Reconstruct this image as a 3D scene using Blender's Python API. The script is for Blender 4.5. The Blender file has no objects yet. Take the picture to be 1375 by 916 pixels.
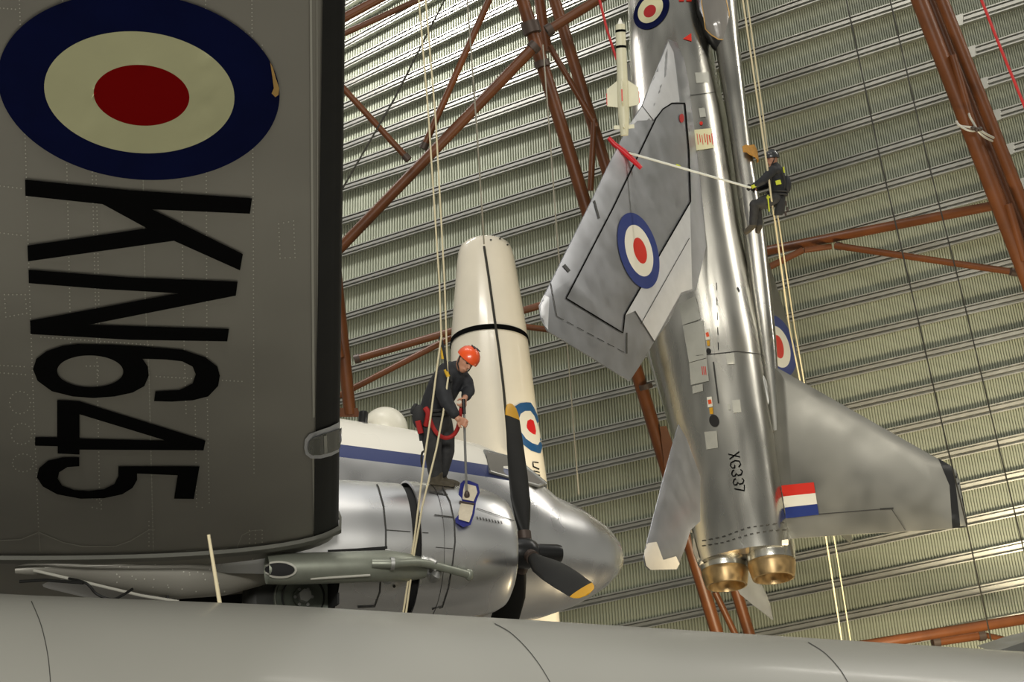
import bpy, bmesh, math, random
from math import sin, cos, tan, radians, pi, sqrt
from mathutils import Vector as V, Matrix, geometry
from mathutils.bvhtree import BVHTree
random.seed(7)
scn = bpy.context.scene
COL = scn.collection
# ------------------------------------------------------------------ camera frame
FL, CX, CY = 1700.0, 687.5, 458.0
PITCH, ROLL = radians(24), radians(2.3)
CAM = V((0, 0, 1.7))
FW = V((0, cos(PITCH), sin(PITCH)))
_r0 = V((1, 0, 0)); _u0 = V((0, -sin(PITCH), cos(PITCH)))
RT = _r0*cos(ROLL) - _u0*sin(ROLL)
UP = _r0*sin(ROLL) + _u0*cos(ROLL)
Z = V((0, 0, 1))


def ray(x, y):
    return FW + RT*((x-CX)/FL) + UP*((CY-y)/FL)


def P(x, y, d):
    """the place in the hall seen at (x, y), d metres in front of the viewpoint"""
    return CAM + ray(x, y)*d


def proj(p):
    q = p-CAM
    z = q.dot(FW)
    return CX+FL*q.dot(RT)/z, CY-FL*q.dot(UP)/z, z


def on_plane(x, y, o, n):
    r = ray(x, y)
    return CAM + r*((o-CAM).dot(n)/r.dot(n))


# ------------------------------------------------------------------ materials
def mat(name, col, rough=.5, metal=0.0, var=0.0, scale=6.0, rvar=0.0, bump=0.0, coat=0.0, streak=None, spec=.5):
    m = bpy.data.materials.new(name)
    m.use_nodes = True
    nt = m.node_tree
    b = nt.nodes['Principled BSDF']
    c = (col[0], col[1], col[2], 1)
    b.inputs['Base Color'].default_value = c
    b.inputs['Roughness'].default_value = rough
    b.inputs['Metallic'].default_value = metal
    b.inputs['Coat Weight'].default_value = coat
    b.inputs['Coat Roughness'].default_value = .12
    m.diffuse_color = c
    b.inputs['Specular IOR Level'].default_value = spec
    tc = nt.nodes.new('ShaderNodeTexCoord')
    mp = nt.nodes.new('ShaderNodeMapping')
    nt.links.new(tc.outputs['Object'], mp.inputs['Vector'])
    if streak:
        mp.inputs['Scale'].default_value = streak
    ns = nt.nodes.new('ShaderNodeTexNoise')
    ns.inputs['Scale'].default_value = scale
    ns.inputs['Detail'].default_value = 1.5 if rvar else 5
    ns.inputs['Roughness'].default_value = .6
    nt.links.new(mp.outputs['Vector'], ns.inputs['Vector'])
    if var:
        r = nt.nodes.new('ShaderNodeValToRGB')
        r.color_ramp.elements[0].position = .28
        r.color_ramp.elements[1].position = .72
        r.color_ramp.elements[0].color = tuple(max(0, k*(1-var)) for k in col)+(1,)
        r.color_ramp.elements[1].color = tuple(min(1, k*(1+var)) for k in col)+(1,)
        nt.links.new(ns.outputs['Fac'], r.inputs['Fac'])
        nt.links.new(r.outputs['Color'], b.inputs['Base Color'])
    if rvar:
        mr = nt.nodes.new('ShaderNodeMapRange')
        mr.inputs['From Min'].default_value = .3
        mr.inputs['From Max'].default_value = .7
        mr.inputs['To Min'].default_value = max(.02, rough-rvar)
        mr.inputs['To Max'].default_value = min(1, rough+rvar)
        nt.links.new(ns.outputs['Fac'], mr.inputs['Value'])
        nt.links.new(mr.outputs['Result'], b.inputs['Roughness'])
    if bump:
        bp = nt.nodes.new('ShaderNodeBump')
        bp.inputs['Strength'].default_value = bump
        bp.inputs['Distance'].default_value = .02
        nt.links.new(ns.outputs['Fac'], bp.inputs['Height'])
        nt.links.new(bp.outputs['Normal'], b.inputs['Normal'])
    return m


M = {}
M['sheet'] = mat('wall sheeting', (.325, .345, .268), .5, .15, .12, .25)
M['purlin'] = mat('galvanised steel', (.47, .47, .43), .34, .75, .12, 2.0)
M['rust'] = mat('red oxide painted steel', (.12, .038, .010), .42, 0, .25, 1.3, spec=.4)
M['tip'] = mat('pale dielectric tip', (.66, .62, .54), .45, 0, .05, 4)
M['bolt'] = mat('dark steel', (.07, .05, .04), .5, .3)
M['wing'] = mat('silver doped aluminium', (.30, .288, .25), .45, .25, .10, .9, .08)
M['boot'] = mat('black rubber', (.012, .012, .011), .5, 0, .2, 3, spec=.25)
M['rivet'] = mat('bright rivets', (.62, .61, .54), .4, .1)
M['seam'] = mat('panel seam', (.035, .034, .03), .6)
M['seamlight'] = mat('pale panel seam', (.48, .47, .41), .45, .1)
M['alu'] = mat('bare polished aluminium', (.82, .82, .82), .30, 1, .08, 1.6, .07)
M['aludull'] = mat('dull aluminium', (.45, .45, .43), .42, .85, .12, 2.5, .08)
M['jet'] = mat('natural metal jet skin', (.47, .46, .415), .28, 1, .16, 1.1, .06, 0, streak=(2.2, 2.2, .5))
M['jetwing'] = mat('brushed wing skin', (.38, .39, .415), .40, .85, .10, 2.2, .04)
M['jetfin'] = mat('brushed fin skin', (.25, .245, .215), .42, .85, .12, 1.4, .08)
M['pale'] = mat('silver painted panel', (.66, .67, .69), .4, .35, .05, 3)
M['panel'] = mat('pale access panel', (.43, .43, .38), .45, .2, .06, 4)
M['bronze'] = mat('heat tinted nozzle steel', (.36, .255, .13), .40, 1, .25, 5, .08)
M['blackhole'] = mat('dark interior', (.01, .01, .01), .8)
M['white'] = mat('white gloss paint', (.80, .76, .66), .28, 0, .04, 1.2, coat=.4)
M['rocket'] = mat('cream white gloss paint', (.88, .81, .66), .26, 0, .05, .8, coat=.4)
M['dome'] = mat('white radome', (.74, .71, .60), .35, 0, .05, 5)
M['bluestripe'] = mat('navy stripe', (.040, .052, .13), .35, 0, .1, 4)
M['navy'] = mat('roundel navy', (.003, .006, .045), .7, 0, .15, 3, spec=.06)
M['cream'] = mat('roundel aged white', (.60, .60, .36), .6, 0, .05, 2, spec=.15)
M['red'] = mat('roundel dark red', (.24, .001, .001), .7, spec=.05)
M['rblue'] = mat('roundel blue', (.012, .03, .18), .4)
M['rwhite'] = mat('roundel white', (.80, .77, .66), .4)
M['rcream'] = mat('roundel cream', (.72, .68, .42), .4)
M['rred'] = mat('roundel red', (.62, .022, .008), .4)
M['rdred'] = mat('roundel deep red', (.42, .008, .008), .4)
M['tblue'] = mat('pale roundel blue', (.010, .085, .23), .4)
M['tred'] = mat('pale roundel red', (.66, .012, .016), .4)
M['black'] = mat('serial black', (.004, .004, .004), .8, spec=.03)
M['blackgloss'] = mat('black paint', (.008, .008, .008), .3, 0, .1, 4)
M['yellow'] = mat('yellow tip paint', (.62, .32, .01), .4)
M['glass'] = mat('dark canopy glazing', (.20, .19, .175), .2, 0, coat=1)
M['lens'] = mat('lamp glass', (.10, .105, .085), .06, 0, coat=1)
M['amber'] = mat('amber sealant and glint', (.55, .33, .09), .5)
M['tyre'] = mat('tyre rubber', (.03, .03, .027), .6)
M['hub'] = mat('wheel hub grey green', (.17, .19, .155), .4, .4, .15, 8)
M['pipe'] = mat('pale grey exhaust', (.27, .285, .235), .42, .5, .1, 5)
M['fg'] = mat('pale grey fuselage paint', (.275, .272, .242), .38, .0, .06, .6, .06, coat=.1)
M['rope'] = mat('cream rope', (.66, .58, .38), .8)
M['wire'] = mat('steel wire', (.36, .34, .28), .5, .3)
M['wiredark'] = mat('dark wire', (.03, .028, .02), .6)
M['cordred'] = mat('red cord', (.50, .02, .02), .6)
M['skin'] = mat('skin', (.48, .235, .145), .5, 0, .06, 20)
M['jacket'] = mat('black jacket', (.014, .015, .018), .75, 0, .3, 14, bump=.3)
M['trouser'] = mat('charcoal trousers', (.030, .030, .030), .8, 0, .3, 14, bump=.3)
M['boots'] = mat('brown boots', (.060, .048, .028), .7, 0, .25, 20)
M['orange'] = mat('orange helmet', (.78, .085, .012), .3, coat=.4)
M['helmetb'] = mat('black helmet', (.03, .032, .036), .3, coat=.4)
M['harness'] = mat('red harness webbing', (.33, .010, .008), .7)
M['strap'] = mat('black harness webbing', (.02, .02, .02), .8)
M['hiviz'] = mat('yellow webbing', (.55, .60, .04), .7)
M['ropegrab'] = mat('yellow device', (.66, .40, .03), .45)
M['mopblue'] = mat('blue mop edge', (.012, .016, .16), .8, 0, .2, 40)
M['mopwhite'] = mat('pale mop pad', (.62, .55, .42), .85, 0, .08, 20)
M['poleg'] = mat('grey pole', (.30, .30, .29), .35, .6)
M['polew'] = mat('white pole', (.78, .78, .68), .4)
M['tool'] = mat('red tool', (.55, .012, .02), .35)
M['missile'] = mat('cream missile', (.66, .64, .47), .4, 0, .05, 5)
M['missilewhite'] = mat('white missile nose', (.82, .80, .72), .35)
M['pad'] = mat('ochre pad', (.42, .21, .04), .8, 0, .2, 15)
M['concrete'] = mat('grey floor', (.27, .26, .24), .7, 0, .08, .4)
M['sealgrey'] = mat('weathered grey', (.20, .20, .175), .6, 0, .15, 2)

# ------------------------------------------------------------------ building
WORG = {}
WMESH = {}


def empty(name, loc, label, cat, group=None, kind=None):
    o = bpy.data.objects.new(name, None)
    o.empty_display_size = .2
    COL.objects.link(o)
    o.location = loc
    WORG[o.name] = V(loc)
    o['label'] = label
    o['category'] = cat
    if group: o['group'] = group
    if kind: o['kind'] = kind
    return o


def tag(o, label, cat, group=None, kind=None):
    o['label'] = label
    o['category'] = cat
    if group: o['group'] = group
    if kind: o['kind'] = kind
    return o


class MB:
    """vertices in hall coordinates, several materials"""
    def __init__(s):
        s.v = []; s.f = []; s.m = []; s.sm = []

    def add(s, vs, fs, mi=0, smooth=True):
        k = len(s.v)
        s.v += [V(p) for p in vs]
        for f in fs:
            s.f.append(tuple(i+k for i in f)); s.m.append(mi); s.sm.append(smooth)
        return s

    def join(s, o, mi=None):
        k = len(s.v)
        s.v += o.v
        for f, m, sm in zip(o.f, o.m, o.sm):
            s.f.append(tuple(i+k for i in f)); s.m.append(m if mi is None else mi); s.sm.append(sm)
        return s

    def loft(s, rings, close=True, cap=True, mi=0, smooth=True):
        n = len(rings[0]); vs = [p for r in rings for p in r]; fs = []
        for i in range(len(rings)-1):
            for j in range(n if close else n-1):
                a = i*n+j; b = i*n+(j+1) % n
                fs.append((a, b, b+n, a+n))
        s.add(vs, fs, mi, smooth)
        if cap and close:
            s.add(rings[0], [tuple(range(n))[::-1]], mi, False)
            s.add(rings[-1], [tuple(range(n))], mi, False)
        return s

    def tube(s, pts, r, seg=10, mi=0, cap=True):
        pts = [V(p) for p in pts]
        rs = r if isinstance(r, (list, tuple)) else [r]*len(pts)
        rings = []; ref = None
        for i, p in enumerate(pts):
            t = (pts[min(i+1, len(pts)-1)]-pts[max(i-1, 0)]).normalized()
            if ref is None:
                ref = t.orthogonal().normalized()
            else:
                ref = (ref-t*ref.dot(t)).normalized()
            b = t.cross(ref)
            rings.append([p+(ref*cos(2*pi*k/seg)+b*sin(2*pi*k/seg))*rs[i] for k in range(seg)])
        return s.loft(rings, True, cap, mi)

    def lathe(s, o, ax, prof, seg=32, mi=0, cap=True):
        ax = ax.normalized(); e = ax.orthogonal().normalized(); g = ax.cross(e)
        return s.loft([[o+ax*h+(e*cos(2*pi*k/seg)+g*sin(2*pi*k/seg))*max(r, 1e-4) for k in range(seg)] for h, r in prof], True, cap, mi)

    def prism(s, poly, off, mi=0):
        """flat outline given thickness off (a vector)"""
        n = len(poly); a = [V(p) for p in poly]; b = [p+off for p in a]
        s.add(a, [tuple(range(n))], mi, False); s.add(b, [tuple(range(n))[::-1]], mi, False)
        s.add(a+b, [(i, (i+1) % n, (i+1) % n+n, i+n) for i in range(n)], mi, False)
        return s

    def box(s, o, ex, ey, ez, mi=0):
        c = [o+ex*i+ey*j+ez*k for i in (-.5, .5) for j in (-.5, .5) for k in (-.5, .5)]
        return s.add(c, [(0, 1, 3, 2), (4, 6, 7, 5), (0, 4, 5, 1), (2, 3, 7, 6), (0, 2, 6, 4), (1, 5, 7, 3)], mi, False)

    def ell(s, o, ex, ey, ez, mi=0, nu=18, nv=12):
        rings = []
        for i in range(nv+1):
            a = pi*i/nv
            rings.append([o+ez*cos(a)+(ex*cos(2*pi*k/nu)+ey*sin(2*pi*k/nu))*max(sin(a), 1e-3) for k in range(nu)])
        return s.loft(rings, True, True, mi)

    def build(s, name, mats, parent=None, base=None, sharp=38):
        if not isinstance(mats, (list, tuple)): mats = [mats]
        me = bpy.data.meshes.new(name)
        if base is None:
            lo = V([min(p[i] for p in s.v) for i in range(3)]); hi = V([max(p[i] for p in s.v) for i in range(3)])
            base = (lo+hi)/2
            if parent is None: base.z = lo.z
        me.from_pydata([p-base for p in s.v], [], s.f)
        for m in mats: me.materials.append(m)
        me.polygons.foreach_set('material_index', s.m)
        me.polygons.foreach_set('use_smooth', s.sm)
        bm = bmesh.new(); bm.from_mesh(me)
        bmesh.ops.remove_doubles(bm, verts=bm.verts, dist=1e-5)
        bm.to_mesh(me); bm.free()
        try:
            me.set_sharp_from_angle(angle=radians(sharp))
        except Exception:
            pass
        o = bpy.data.objects.new(name, me)
        COL.objects.link(o)
        if parent is not None:
            o.parent = parent
            o.location = base-WORG[parent.name]
        else:
            o.location = base
        WORG[o.name] = V(base)
        WMESH[o.name] = s
        return o


def absorb(o, mb, m_):
    """fine surface pattern (seams, rivets) joins the mesh it lies on"""
    me = o.data
    me.materials.append(m_)
    mi = len(me.materials)-1
    bm = bmesh.new(); bm.from_mesh(me)
    b = WORG[o.name]
    vs = [bm.verts.new(p-b) for p in mb.v]
    for f in mb.f:
        try:
            q = bm.faces.new([vs[i] for i in f])
        except ValueError:
            continue
        q.material_index = mi; q.smooth = True
    bm.to_mesh(me); bm.free()


def bvh(*mbs):
    v = []; f = []
    for m in mbs:
        k = len(v); v += m.v; f += [tuple(i+k for i in q) for q in m.f]
    return BVHTree.FromPolygons(v, f)


def hit(t, x, y, off):
    r = ray(x, y).normalized()
    loc, nor, idx, dist = t.ray_cast(CAM, r)
    if loc is None: return None
    if nor.dot(r) > 0: nor = -nor
    return loc+nor*off


def inside(p, loops):
    c = False
    for L in loops:
        n = len(L); j = n-1
        for i in range(n):
            a, b = L[i], L[j]
            if (a[1] > p[1]) != (b[1] > p[1]) and p[0] < (b[0]-a[0])*(p[1]-a[1])/(b[1]-a[1])+a[0]: c = not c
            j = i
    return c


def densify(L, step):
    o = []
    for i in range(len(L)):
        a, b = L[i], L[(i+1) % len(L)]
        d = math.hypot(b[0]-a[0], b[1]-a[1]); n = max(1, int(d/step))
        o += [(a[0]+(b[0]-a[0])*k/n, a[1]+(b[1]-a[1])*k/n) for k in range(n)]
    return o


def decal(t, loops, off=.006, step=6.0, mb=None, mi=0):
    """a painted area: its outline laid on the surface the tree t holds"""
    mb = mb or MB()
    loops = [densify(L, step) for L in loops]
    pts = []; edges = []
    for L in loops:
        k = len(pts); pts += [V(p) for p in L]
        edges += [(k+i, k+(i+1) % len(L)) for i in range(len(L))]
    xs = [p[0] for L in loops for p in L]; ys = [p[1] for L in loops for p in L]
    y = min(ys)+step*.5
    while y < max(ys):
        x = min(xs)+step*.5
        while x < max(xs):
            if inside((x, y), loops): pts.append(V((x, y)))
            x += step
        y += step
    vs, es, fs, *_ = geometry.delaunay_2d_cdt(pts, edges, [], 0, 1e-3)
    h = [hit(t, p[0], p[1], off) for p in vs]
    good = []
    for f in fs:
        if any(h[i] is None for i in f): continue
        c = (sum(vs[i][0] for i in f)/3, sum(vs[i][1] for i in f)/3)
        if not inside(c, loops): continue
        if max((h[f[i]]-h[f[i-1]]).length for i in range(3)) > .9: continue
        good.append(tuple(f))
    used = sorted({i for f in good for i in f}); mp = {i: k for k, i in enumerate(used)}
    mb.add([h[i] for i in used], [tuple(mp[i] for i in f) for f in good], mi, True)
    return mb


def stroke(t, pts, w, off=.006, mb=None, mi=0, step=5.0, dash=None):
    """a painted or scribed line of width w along pts, laid on a surface"""
    mb = mb or MB()
    q = []
    for i in range(len(pts)-1):
        a, b = pts[i], pts[i+1]
        n = max(1, int(math.hypot(b[0]-a[0], b[1]-a[1])/step))
        q += [(a[0]+(b[0]-a[0])*k/n, a[1]+(b[1]-a[1])*k/n) for k in range(n)]
    q.append(pts[-1])
    L = []; R_ = []
    for i, p in enumerate(q):
        a = q[max(i-1, 0)]; b = q[min(i+1, len(q)-1)]
        dx, dy = b[0]-a[0], b[1]-a[1]; d = math.hypot(dx, dy) or 1
        L.append(hit(t, p[0]-dy/d*w/2, p[1]+dx/d*w/2, off)); R_.append(hit(t, p[0]+dy/d*w/2, p[1]-dx/d*w/2, off))
    for i in range(len(q)-1):
        if dash and i % (dash[0]+dash[1]) >= dash[0]: continue
        c = [L[i], R_[i], R_[i+1], L[i+1]]
        if any(k is None for k in c): continue
        if (c[0]-c[3]).length > .9 or (c[0]-c[1]).length > .9: continue
        mb.add(c, [(0, 1, 2, 3)], mi, True)
    return mb


def ellipse(cx, cy, rx, ry, k=0.0, n=64, rot=0.0):
    o = []
    for i in range(n):
        a = 2*pi*i/n
        x, y = rx*cos(a)+k*ry*sin(a), ry*sin(a)
        o.append((cx+x*cos(rot)-y*sin(rot), cy+x*sin(rot)+y*cos(rot)))
    return o


def sc(pts, x0, y0, s):
    return [(x0+x/s, y0+y/s) for x, y in pts]


def spline(pts, n=6):
    pts = [V(p) for p in pts]; o = []
    for i in range(len(pts)-1):
        a = pts[max(i-1, 0)]; b = pts[i]; c = pts[i+1]; d = pts[min(i+2, len(pts)-1)]
        for k in range(n):
            t = k/n
            o.append(.5*((2*b)+(c-a)*t+(2*a-5*b+4*c-d)*t*t+(3*b-a-3*c+d)*t**3))
    return o+[pts[-1]]


def interp(tab, x):
    if x <= tab[0][0]:
        a, b = tab[0], tab[1]
    elif x >= tab[-1][0]:
        a, b = tab[-2], tab[-1]
    else:
        for a, b in zip(tab, tab[1:]):
            if a[0] <= x <= b[0]: break
    t = (x-a[0])/(b[0]-a[0])
    return a[1]+(b[1]-a[1])*t


#@@WALL
# ------------------------------------------------------------------ the sheeted wall with its purlins
LEFTY = [(-205, 95), (47, 245), (234, 420), (327, 493), (465, 607), (606, 745), (788, 914)]


def line_y(k, x):
    y1 = 47+46.2*k
    y0 = interp(LEFTY, y1)
    return y1+(y0-y1)*(1080-x)/600


def wall_depth(x):
    return 1/(1/42+(1/34-1/42)*(x-480)/600)


def wall_pt(k, xr):
    m = .04+(xr-687)/3820
    x = xr
    for _ in range(6):
        x = xr+m*(line_y(k, x)-458)
    return P(x, line_y(k, x), wall_depth(x))


WN = (wall_pt(5, 500)-wall_pt(5, 1100)).cross(wall_pt(2, 800)-wall_pt(9, 800)).normalized()
if WN.dot(FW) > 0: WN = -WN
w = MB()
ks = [k for k in range(-12, 23)]
cols = []
x = -250.0
PIT = 3.7
while x < 1850:
    cols += [(x, 0), (x+PIT*.30, 0), (x+PIT*.42, .06), (x+PIT*.88, .06)]
    x += PIT
grid = [[wall_pt(k, cx_)+WN*o for cx_, o in cols] for k in ks]
w.loft(grid, close=False, cap=False, smooth=False)
wall = w.build('wall_back', M['sheet'])
wall['kind'] = 'structure'
tag(wall, 'tall leaning hangar wall of ribbed grey green metal sheeting', 'wall', kind='structure')
prof = [(0, 0), (0, .30), (.03, .30), (.03, .13), (.065, .13), (.065, .27), (.14, .27), (.14, .09), (.205, .09), (.205, .29), (.235, .29), (.235, 0)]
for i, k in enumerate(range(-11, 22)):
    rings = []
    for j in range(21):
        xr = -245+2090*j/20
        p = wall_pt(k, xr)
        dn = (wall_pt(k+1, xr)-p).normalized()
        rings.append([p+WN*(.02+b)+dn*a for a, b in prof])
    g = MB().loft(rings, True, True, smooth=False)
    xs = 1280.0
    for _ in range(8): xs = 1279+.395*line_y(k, xs)
    if -60 < line_y(k, xs) < 400:
        sl = []
        for q in (-8, 8):
            p = P(xs+q, line_y(k, xs+q), wall_depth(xs+q))
            dn = (P(xs+q, line_y(k+1, xs+q), wall_depth(xs+q))-p).normalized()
            sl.append([p+WN*b+dn*a for a, b in ((-.02, .03), (-.02, .33), (.26, .33), (.26, .03))])
        g.loft(sl, True, True, smooth=False)
    o = g.build('trim_%d' % (i+1), M['purlin'])
    tag(o, 'long galvanised purlin running across the ribbed sheeting of the hangar wall', 'purlin', 'purlins across the hangar wall', 'structure')
fl = MB()
fl.add([V((-45, -12, 0)), V((60, -12, 0)), V((60, 60, 0)), V((-45, 60, 0))], [(0, 1, 2, 3)], 0, False)
tag(fl.build('floor', M['concrete']), 'grey concrete hangar floor far below the hanging aircraft', 'floor', kind='structure')


#@@STEEL
# ------------------------------------------------------------------ red oxide steelwork
def bar(mb, a, b, wpx, d0, d1=None, seg=14, mi=0):
    d1 = d1 or d0
    mb.tube([P(a[0], a[1], d0), P(b[0], b[1], d1)], [wpx*d0/FL/2, wpx*d1/FL/2], seg, mi)
    return mb


def flange(mb, a, b, wpx, d, mi=1, t=.05):
    """a bolted collar round a tube, near its end a"""
    p, q = P(a[0], a[1], d), P(b[0], b[1], d)
    u = (q-p).normalized()
    return mb.tube([p, p+u*t*3], wpx*d/FL/2, 14, mi)


def brace(name, a, b, wpx, d, label, d1=None, ends=(0, 0), group=None, cat='steel brace'):
    r = empty(name, P(b[0], b[1], d1 or d), label, cat, group)
    bar(MB(), a, b, wpx, d, d1).build('tube', M['rust'], r)
    for on, p, q in ((ends[0], a, b), (ends[1], b, a)):
        if on:
            dd = d if p is a else (d1 or d)
            m = MB(); flange(m, p, q, wpx*1.25, dd, 0); m.build('end_flange', M['bolt'], r)
    return r


def column(label, chords, lacing, plates=()):
    a, b, wpx, d = chords[0]
    r = empty('lattice_column', P(b[0], b[1], d), label, 'steel column')
    for a, b, wpx, d in chords: bar(MB(), a, b, wpx, d).build('chord', M['rust'], r)
    for a, b, wpx, d in lacing: bar(MB(), a, b, wpx, d).build('lacing_tube', M['rust'], r)
    for poly, d in plates:
        MB().prism([P(x, y, d) for x, y in poly], FW*.06).build('gusset_plate', M['rust'], r)
    return r


midcol = column('red brown lattice column rising behind the jet and crossing the big diagonal brace',
       [((694, -25), (968, 867), 17.5, 30), ((737, -25), (1012, 870), 15.5, 31.2), ((718, -40), (735, 70), 14, 31.5)],
       [((738, 62), (801, 170), 8, 30.6), ((798, 160), (793, 256), 8.5, 30.6), ((960, 795), (994, 866), 9, 30.6)],
       [([(886, 573), (895, 572), (905, 600), (915, 640), (903, 660), (892, 625)], 29.8)])
m = MB(); flange(m, (711, 30), (715, 43), 25, 29.9, 0, .09); m.build('bolted_collar', M['bolt'], midcol)
m = MB(); flange(m, (727, 82), (731, 96), 21, 29.9, 0, .05); m.build('bolted_collar', M['bolt'], midcol)
m = MB(); flange(m, (866, 516), (868, 523), 19, 29.9, 0, .04); m.build('bolted_collar', M['bolt'], midcol)
column('pair of thick red brown column tubes at the far right edge with lit lacing between',
       [((1209, -65), (1540, 787), 21, 27.5), ((1239, -64), (1562, 750), 17, 27.6), ((1224, -64), (1555, 785), 16, 28.2)],
       [((1279, 74), (1306, 168), 10, 27.35), ((1354, 274), (1376, 350), 11, 27.35)])
column('short red brown column tube beside the dark leading edge, ending above the white dome',
       [((410, -30), (470, 556), 17, 33)], [((440, 405), (458, 480), 10, 32.7)],
       [([(456, 548), (480, 548), (484, 560), (455, 560)], 32.9)])
brace('steel_brace', (370, 423), (720, 60), 14.5, 29, 'thick dark brown diagonal brace falling from the column joint to the wing edge', ends=(0, 1))
brace('steel_brace', (734, 42), (880, -48), 13, 29, 'short thick brown brace leaving the column joint to the upper right', ends=(1, 0))
brace('steel_brace', (568, 200), (690, -76), 9, 29.2, 'thin steep brown brace meeting the thick diagonal brace halfway up', ends=(1, 0))
brace('steel_brace', (395, 46), (549, 215), 8.5, 28.6, 'thin pale pinkish brace dropping from the wing edge to the thick diagonal', ends=(0, 1))
brace('steel_brace', (370, 73), (620, -61), 12, 30, 'orange lit tube in the top corner beside the dark leading edge')
brace('steel_brace', (370, 87), (680, -54), 8, 30.6, 'slim orange lit tube just below the one in the top corner')
brace('steel_strut', (476, 483), (730, 409), 10, 33.6, 'upper near level brown strut passing behind the white rocket', ends=(1, 0), cat='steel strut')
brace('steel_strut', (454, 532), (655, 428), 8.5, 34.4, 'brown strut sloping from the wing edge up behind the orange helmet', cat='steel strut')
brace('steel_strut', (655, 432), (760, 446), 8, 34.4, 'short brown strut stub between the white rocket and the jet wing tip', cat='steel strut')
brace('steel_strut', (1018, 339), (1340, 275), 13, 33, 'long brown strut from behind the jet to the right hand column', d1=28, cat='steel strut')
r = brace('steel_strut', (1122, 330), (1366, 366), 9, 31, 'slim brown strut falling gently to the right below the long strut', d1=28, ends=(1, 1), cat='steel strut')
brace('steel_strut', (1030, 360), (1078, 336), 9, 31.8, 'stubby brown strut behind the suspended worker\'s ropes, under the long strut', cat='steel strut')
brace('steel_strut', (1080, 336), (1116, 331), 8, 31.3, 'pale brown connecting plate under the long strut', cat='steel strut')
brace('steel_strut', (1080, 880), (1560, 801), 14, 28, 'dark brown tube low at the right just above the grey fuselage', cat='steel strut')
brace('steel_strut', (1252, 862), (1322, 852), 13, 28.4, 'stub tube node under the low dark tube at the right', ends=(1, 1), cat='steel strut')
brace('steel_strut', (1318, 852), (1400, 870), 8, 28.4, 'thin dark strut at the lower right corner above the pale wing edge', cat='steel strut')
# wire lashing round the right hand column
ls = empty('wire_lashing', P(1310, 180, 27.10), 'pale steel wire lashing wrapped round the right hand column tubes', 'wire lashing')
m = MB()
m.tube(spline([P(1284, 163, 27.20), P(1289, 169, 27.10), P(1303, 171, 27.00), P(1312, 173, 27.00), P(1324, 180, 27.10), P(1336, 186, 27.60)]), .028, 8)
m.tube(spline([P(1287, 168, 27.10), P(1300, 175, 27.00), P(1311, 174, 27.00), P(1303, 158, 27.05), P(1301, 153, 27.20)]), .024, 8)
m.tube(spline([P(1311, 174, 27.00), P(1322, 184, 27.10), P(1334, 190, 27.60)]), .024, 8)
m.build('wire', M['seamlight'], ls)
m = MB()
for a in ((1307, 172), (1312, 174), (1316, 173)): m.ell(P(a[0], a[1], 26.95), RT*.06, UP*.05, FW*.05, 0, 10, 8)
m.build('wire_clamp', M['bolt'], ls)

#@@JET
# ------------------------------------------------------------------ the jet fighter hung on its tail
JL = V((0, .07, 1)).normalized()                     # towards the nose
ph = radians(33)
JD = V((cos(ph), -sin(ph), 0)); JD = (JD-JL*JD.dot(JL)).normalized()     # dorsal
JN = JL.cross(JD).normalized()
if JN.dot(FW) > 0: JN = -JN                          # port side, towards the viewer
JO = P(1003, 770, 24.0)                              # tail end
jet = empty('jet_fighter', JO, 'bare metal jet fighter hung vertically with its nose up', 'jet aircraft')
JSIL = [(-190, 862, 912), (-120, 852, 922), (-60, 847, 930), (0, 845, 937), (64, 847, 951), (171, 852, 973), (280, 859, 990), (340, 864, 999), (390, 868, 1009), (468, 876, 1024),
        (520, 890, 1031), (570, 903, 1037), (600, 914, 1042), (633, 923, 1046), (700, 928, 1057), (735, 934, 1062), (752, 940, 1064)]


def jplane(x, y):                                    # on the plane of symmetry
    return on_plane(x, y, JO, JN)


def jring(x0, x1, y, e=2.5, n=48, ratio=1.35):
    p = jplane((x0+x1)/2, y)
    d = (p-CAM).dot(FW)
    hw = (x1-x0)/2*d/FL
    dx, nx = abs(JD.dot(RT)), abs(JN.dot(RT))
    b = hw/sqrt((ratio*dx)**2+nx**2)*.97
    a = b*ratio
    o = []
    for k in range(n):
        t = 2*pi*k/n
        c, s_ = cos(t), sin(t)
        o.append(p+JD*(a*math.copysign(abs(c)**(2/e), c))+JN*(b*math.copysign(abs(s_)**(2/e), s_)))
    return o


sil = []
for i in range(len(JSIL)-1):
    a, b = JSIL[i], JSIL[i+1]
    n = max(1, int((b[0]-a[0])/16))
    for k in range(n):
        t = k/n; sil.append(tuple(a[j]+(b[j]-a[j])*t for j in range(3)))
sil.append(JSIL[-1])
jf = MB().loft([jring(a, b, y) for y, a, b in sil])
jbody = jf.build('fuselage', M['jet'], jet)
# dorsal spine
SPI = [(-40, 936, 983), (20, 948, 988), (60, 962, 991), (120, 972, 998), (200, 984, 1007), (300, 998, 1024), (400, 1010, 1035), (460, 1018, 1041), (520, 1028, 1045), (580, 1036, 1047)]
sp = []
for y, x0, x1 in SPI:
    p = jplane((x0+x1)/2, y); d = (p-CAM).dot(FW); r_ = (x1-x0)/2*d/FL
    sp.append([p+JD*(r_*1.15*cos(2*pi*k/28))+JN*(r_*.92*sin(2*pi*k/28)) for k in range(28)])
jsp = MB().loft(sp)
spine = jsp.build('dorsal_spine', M['jet'], jet)
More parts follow.
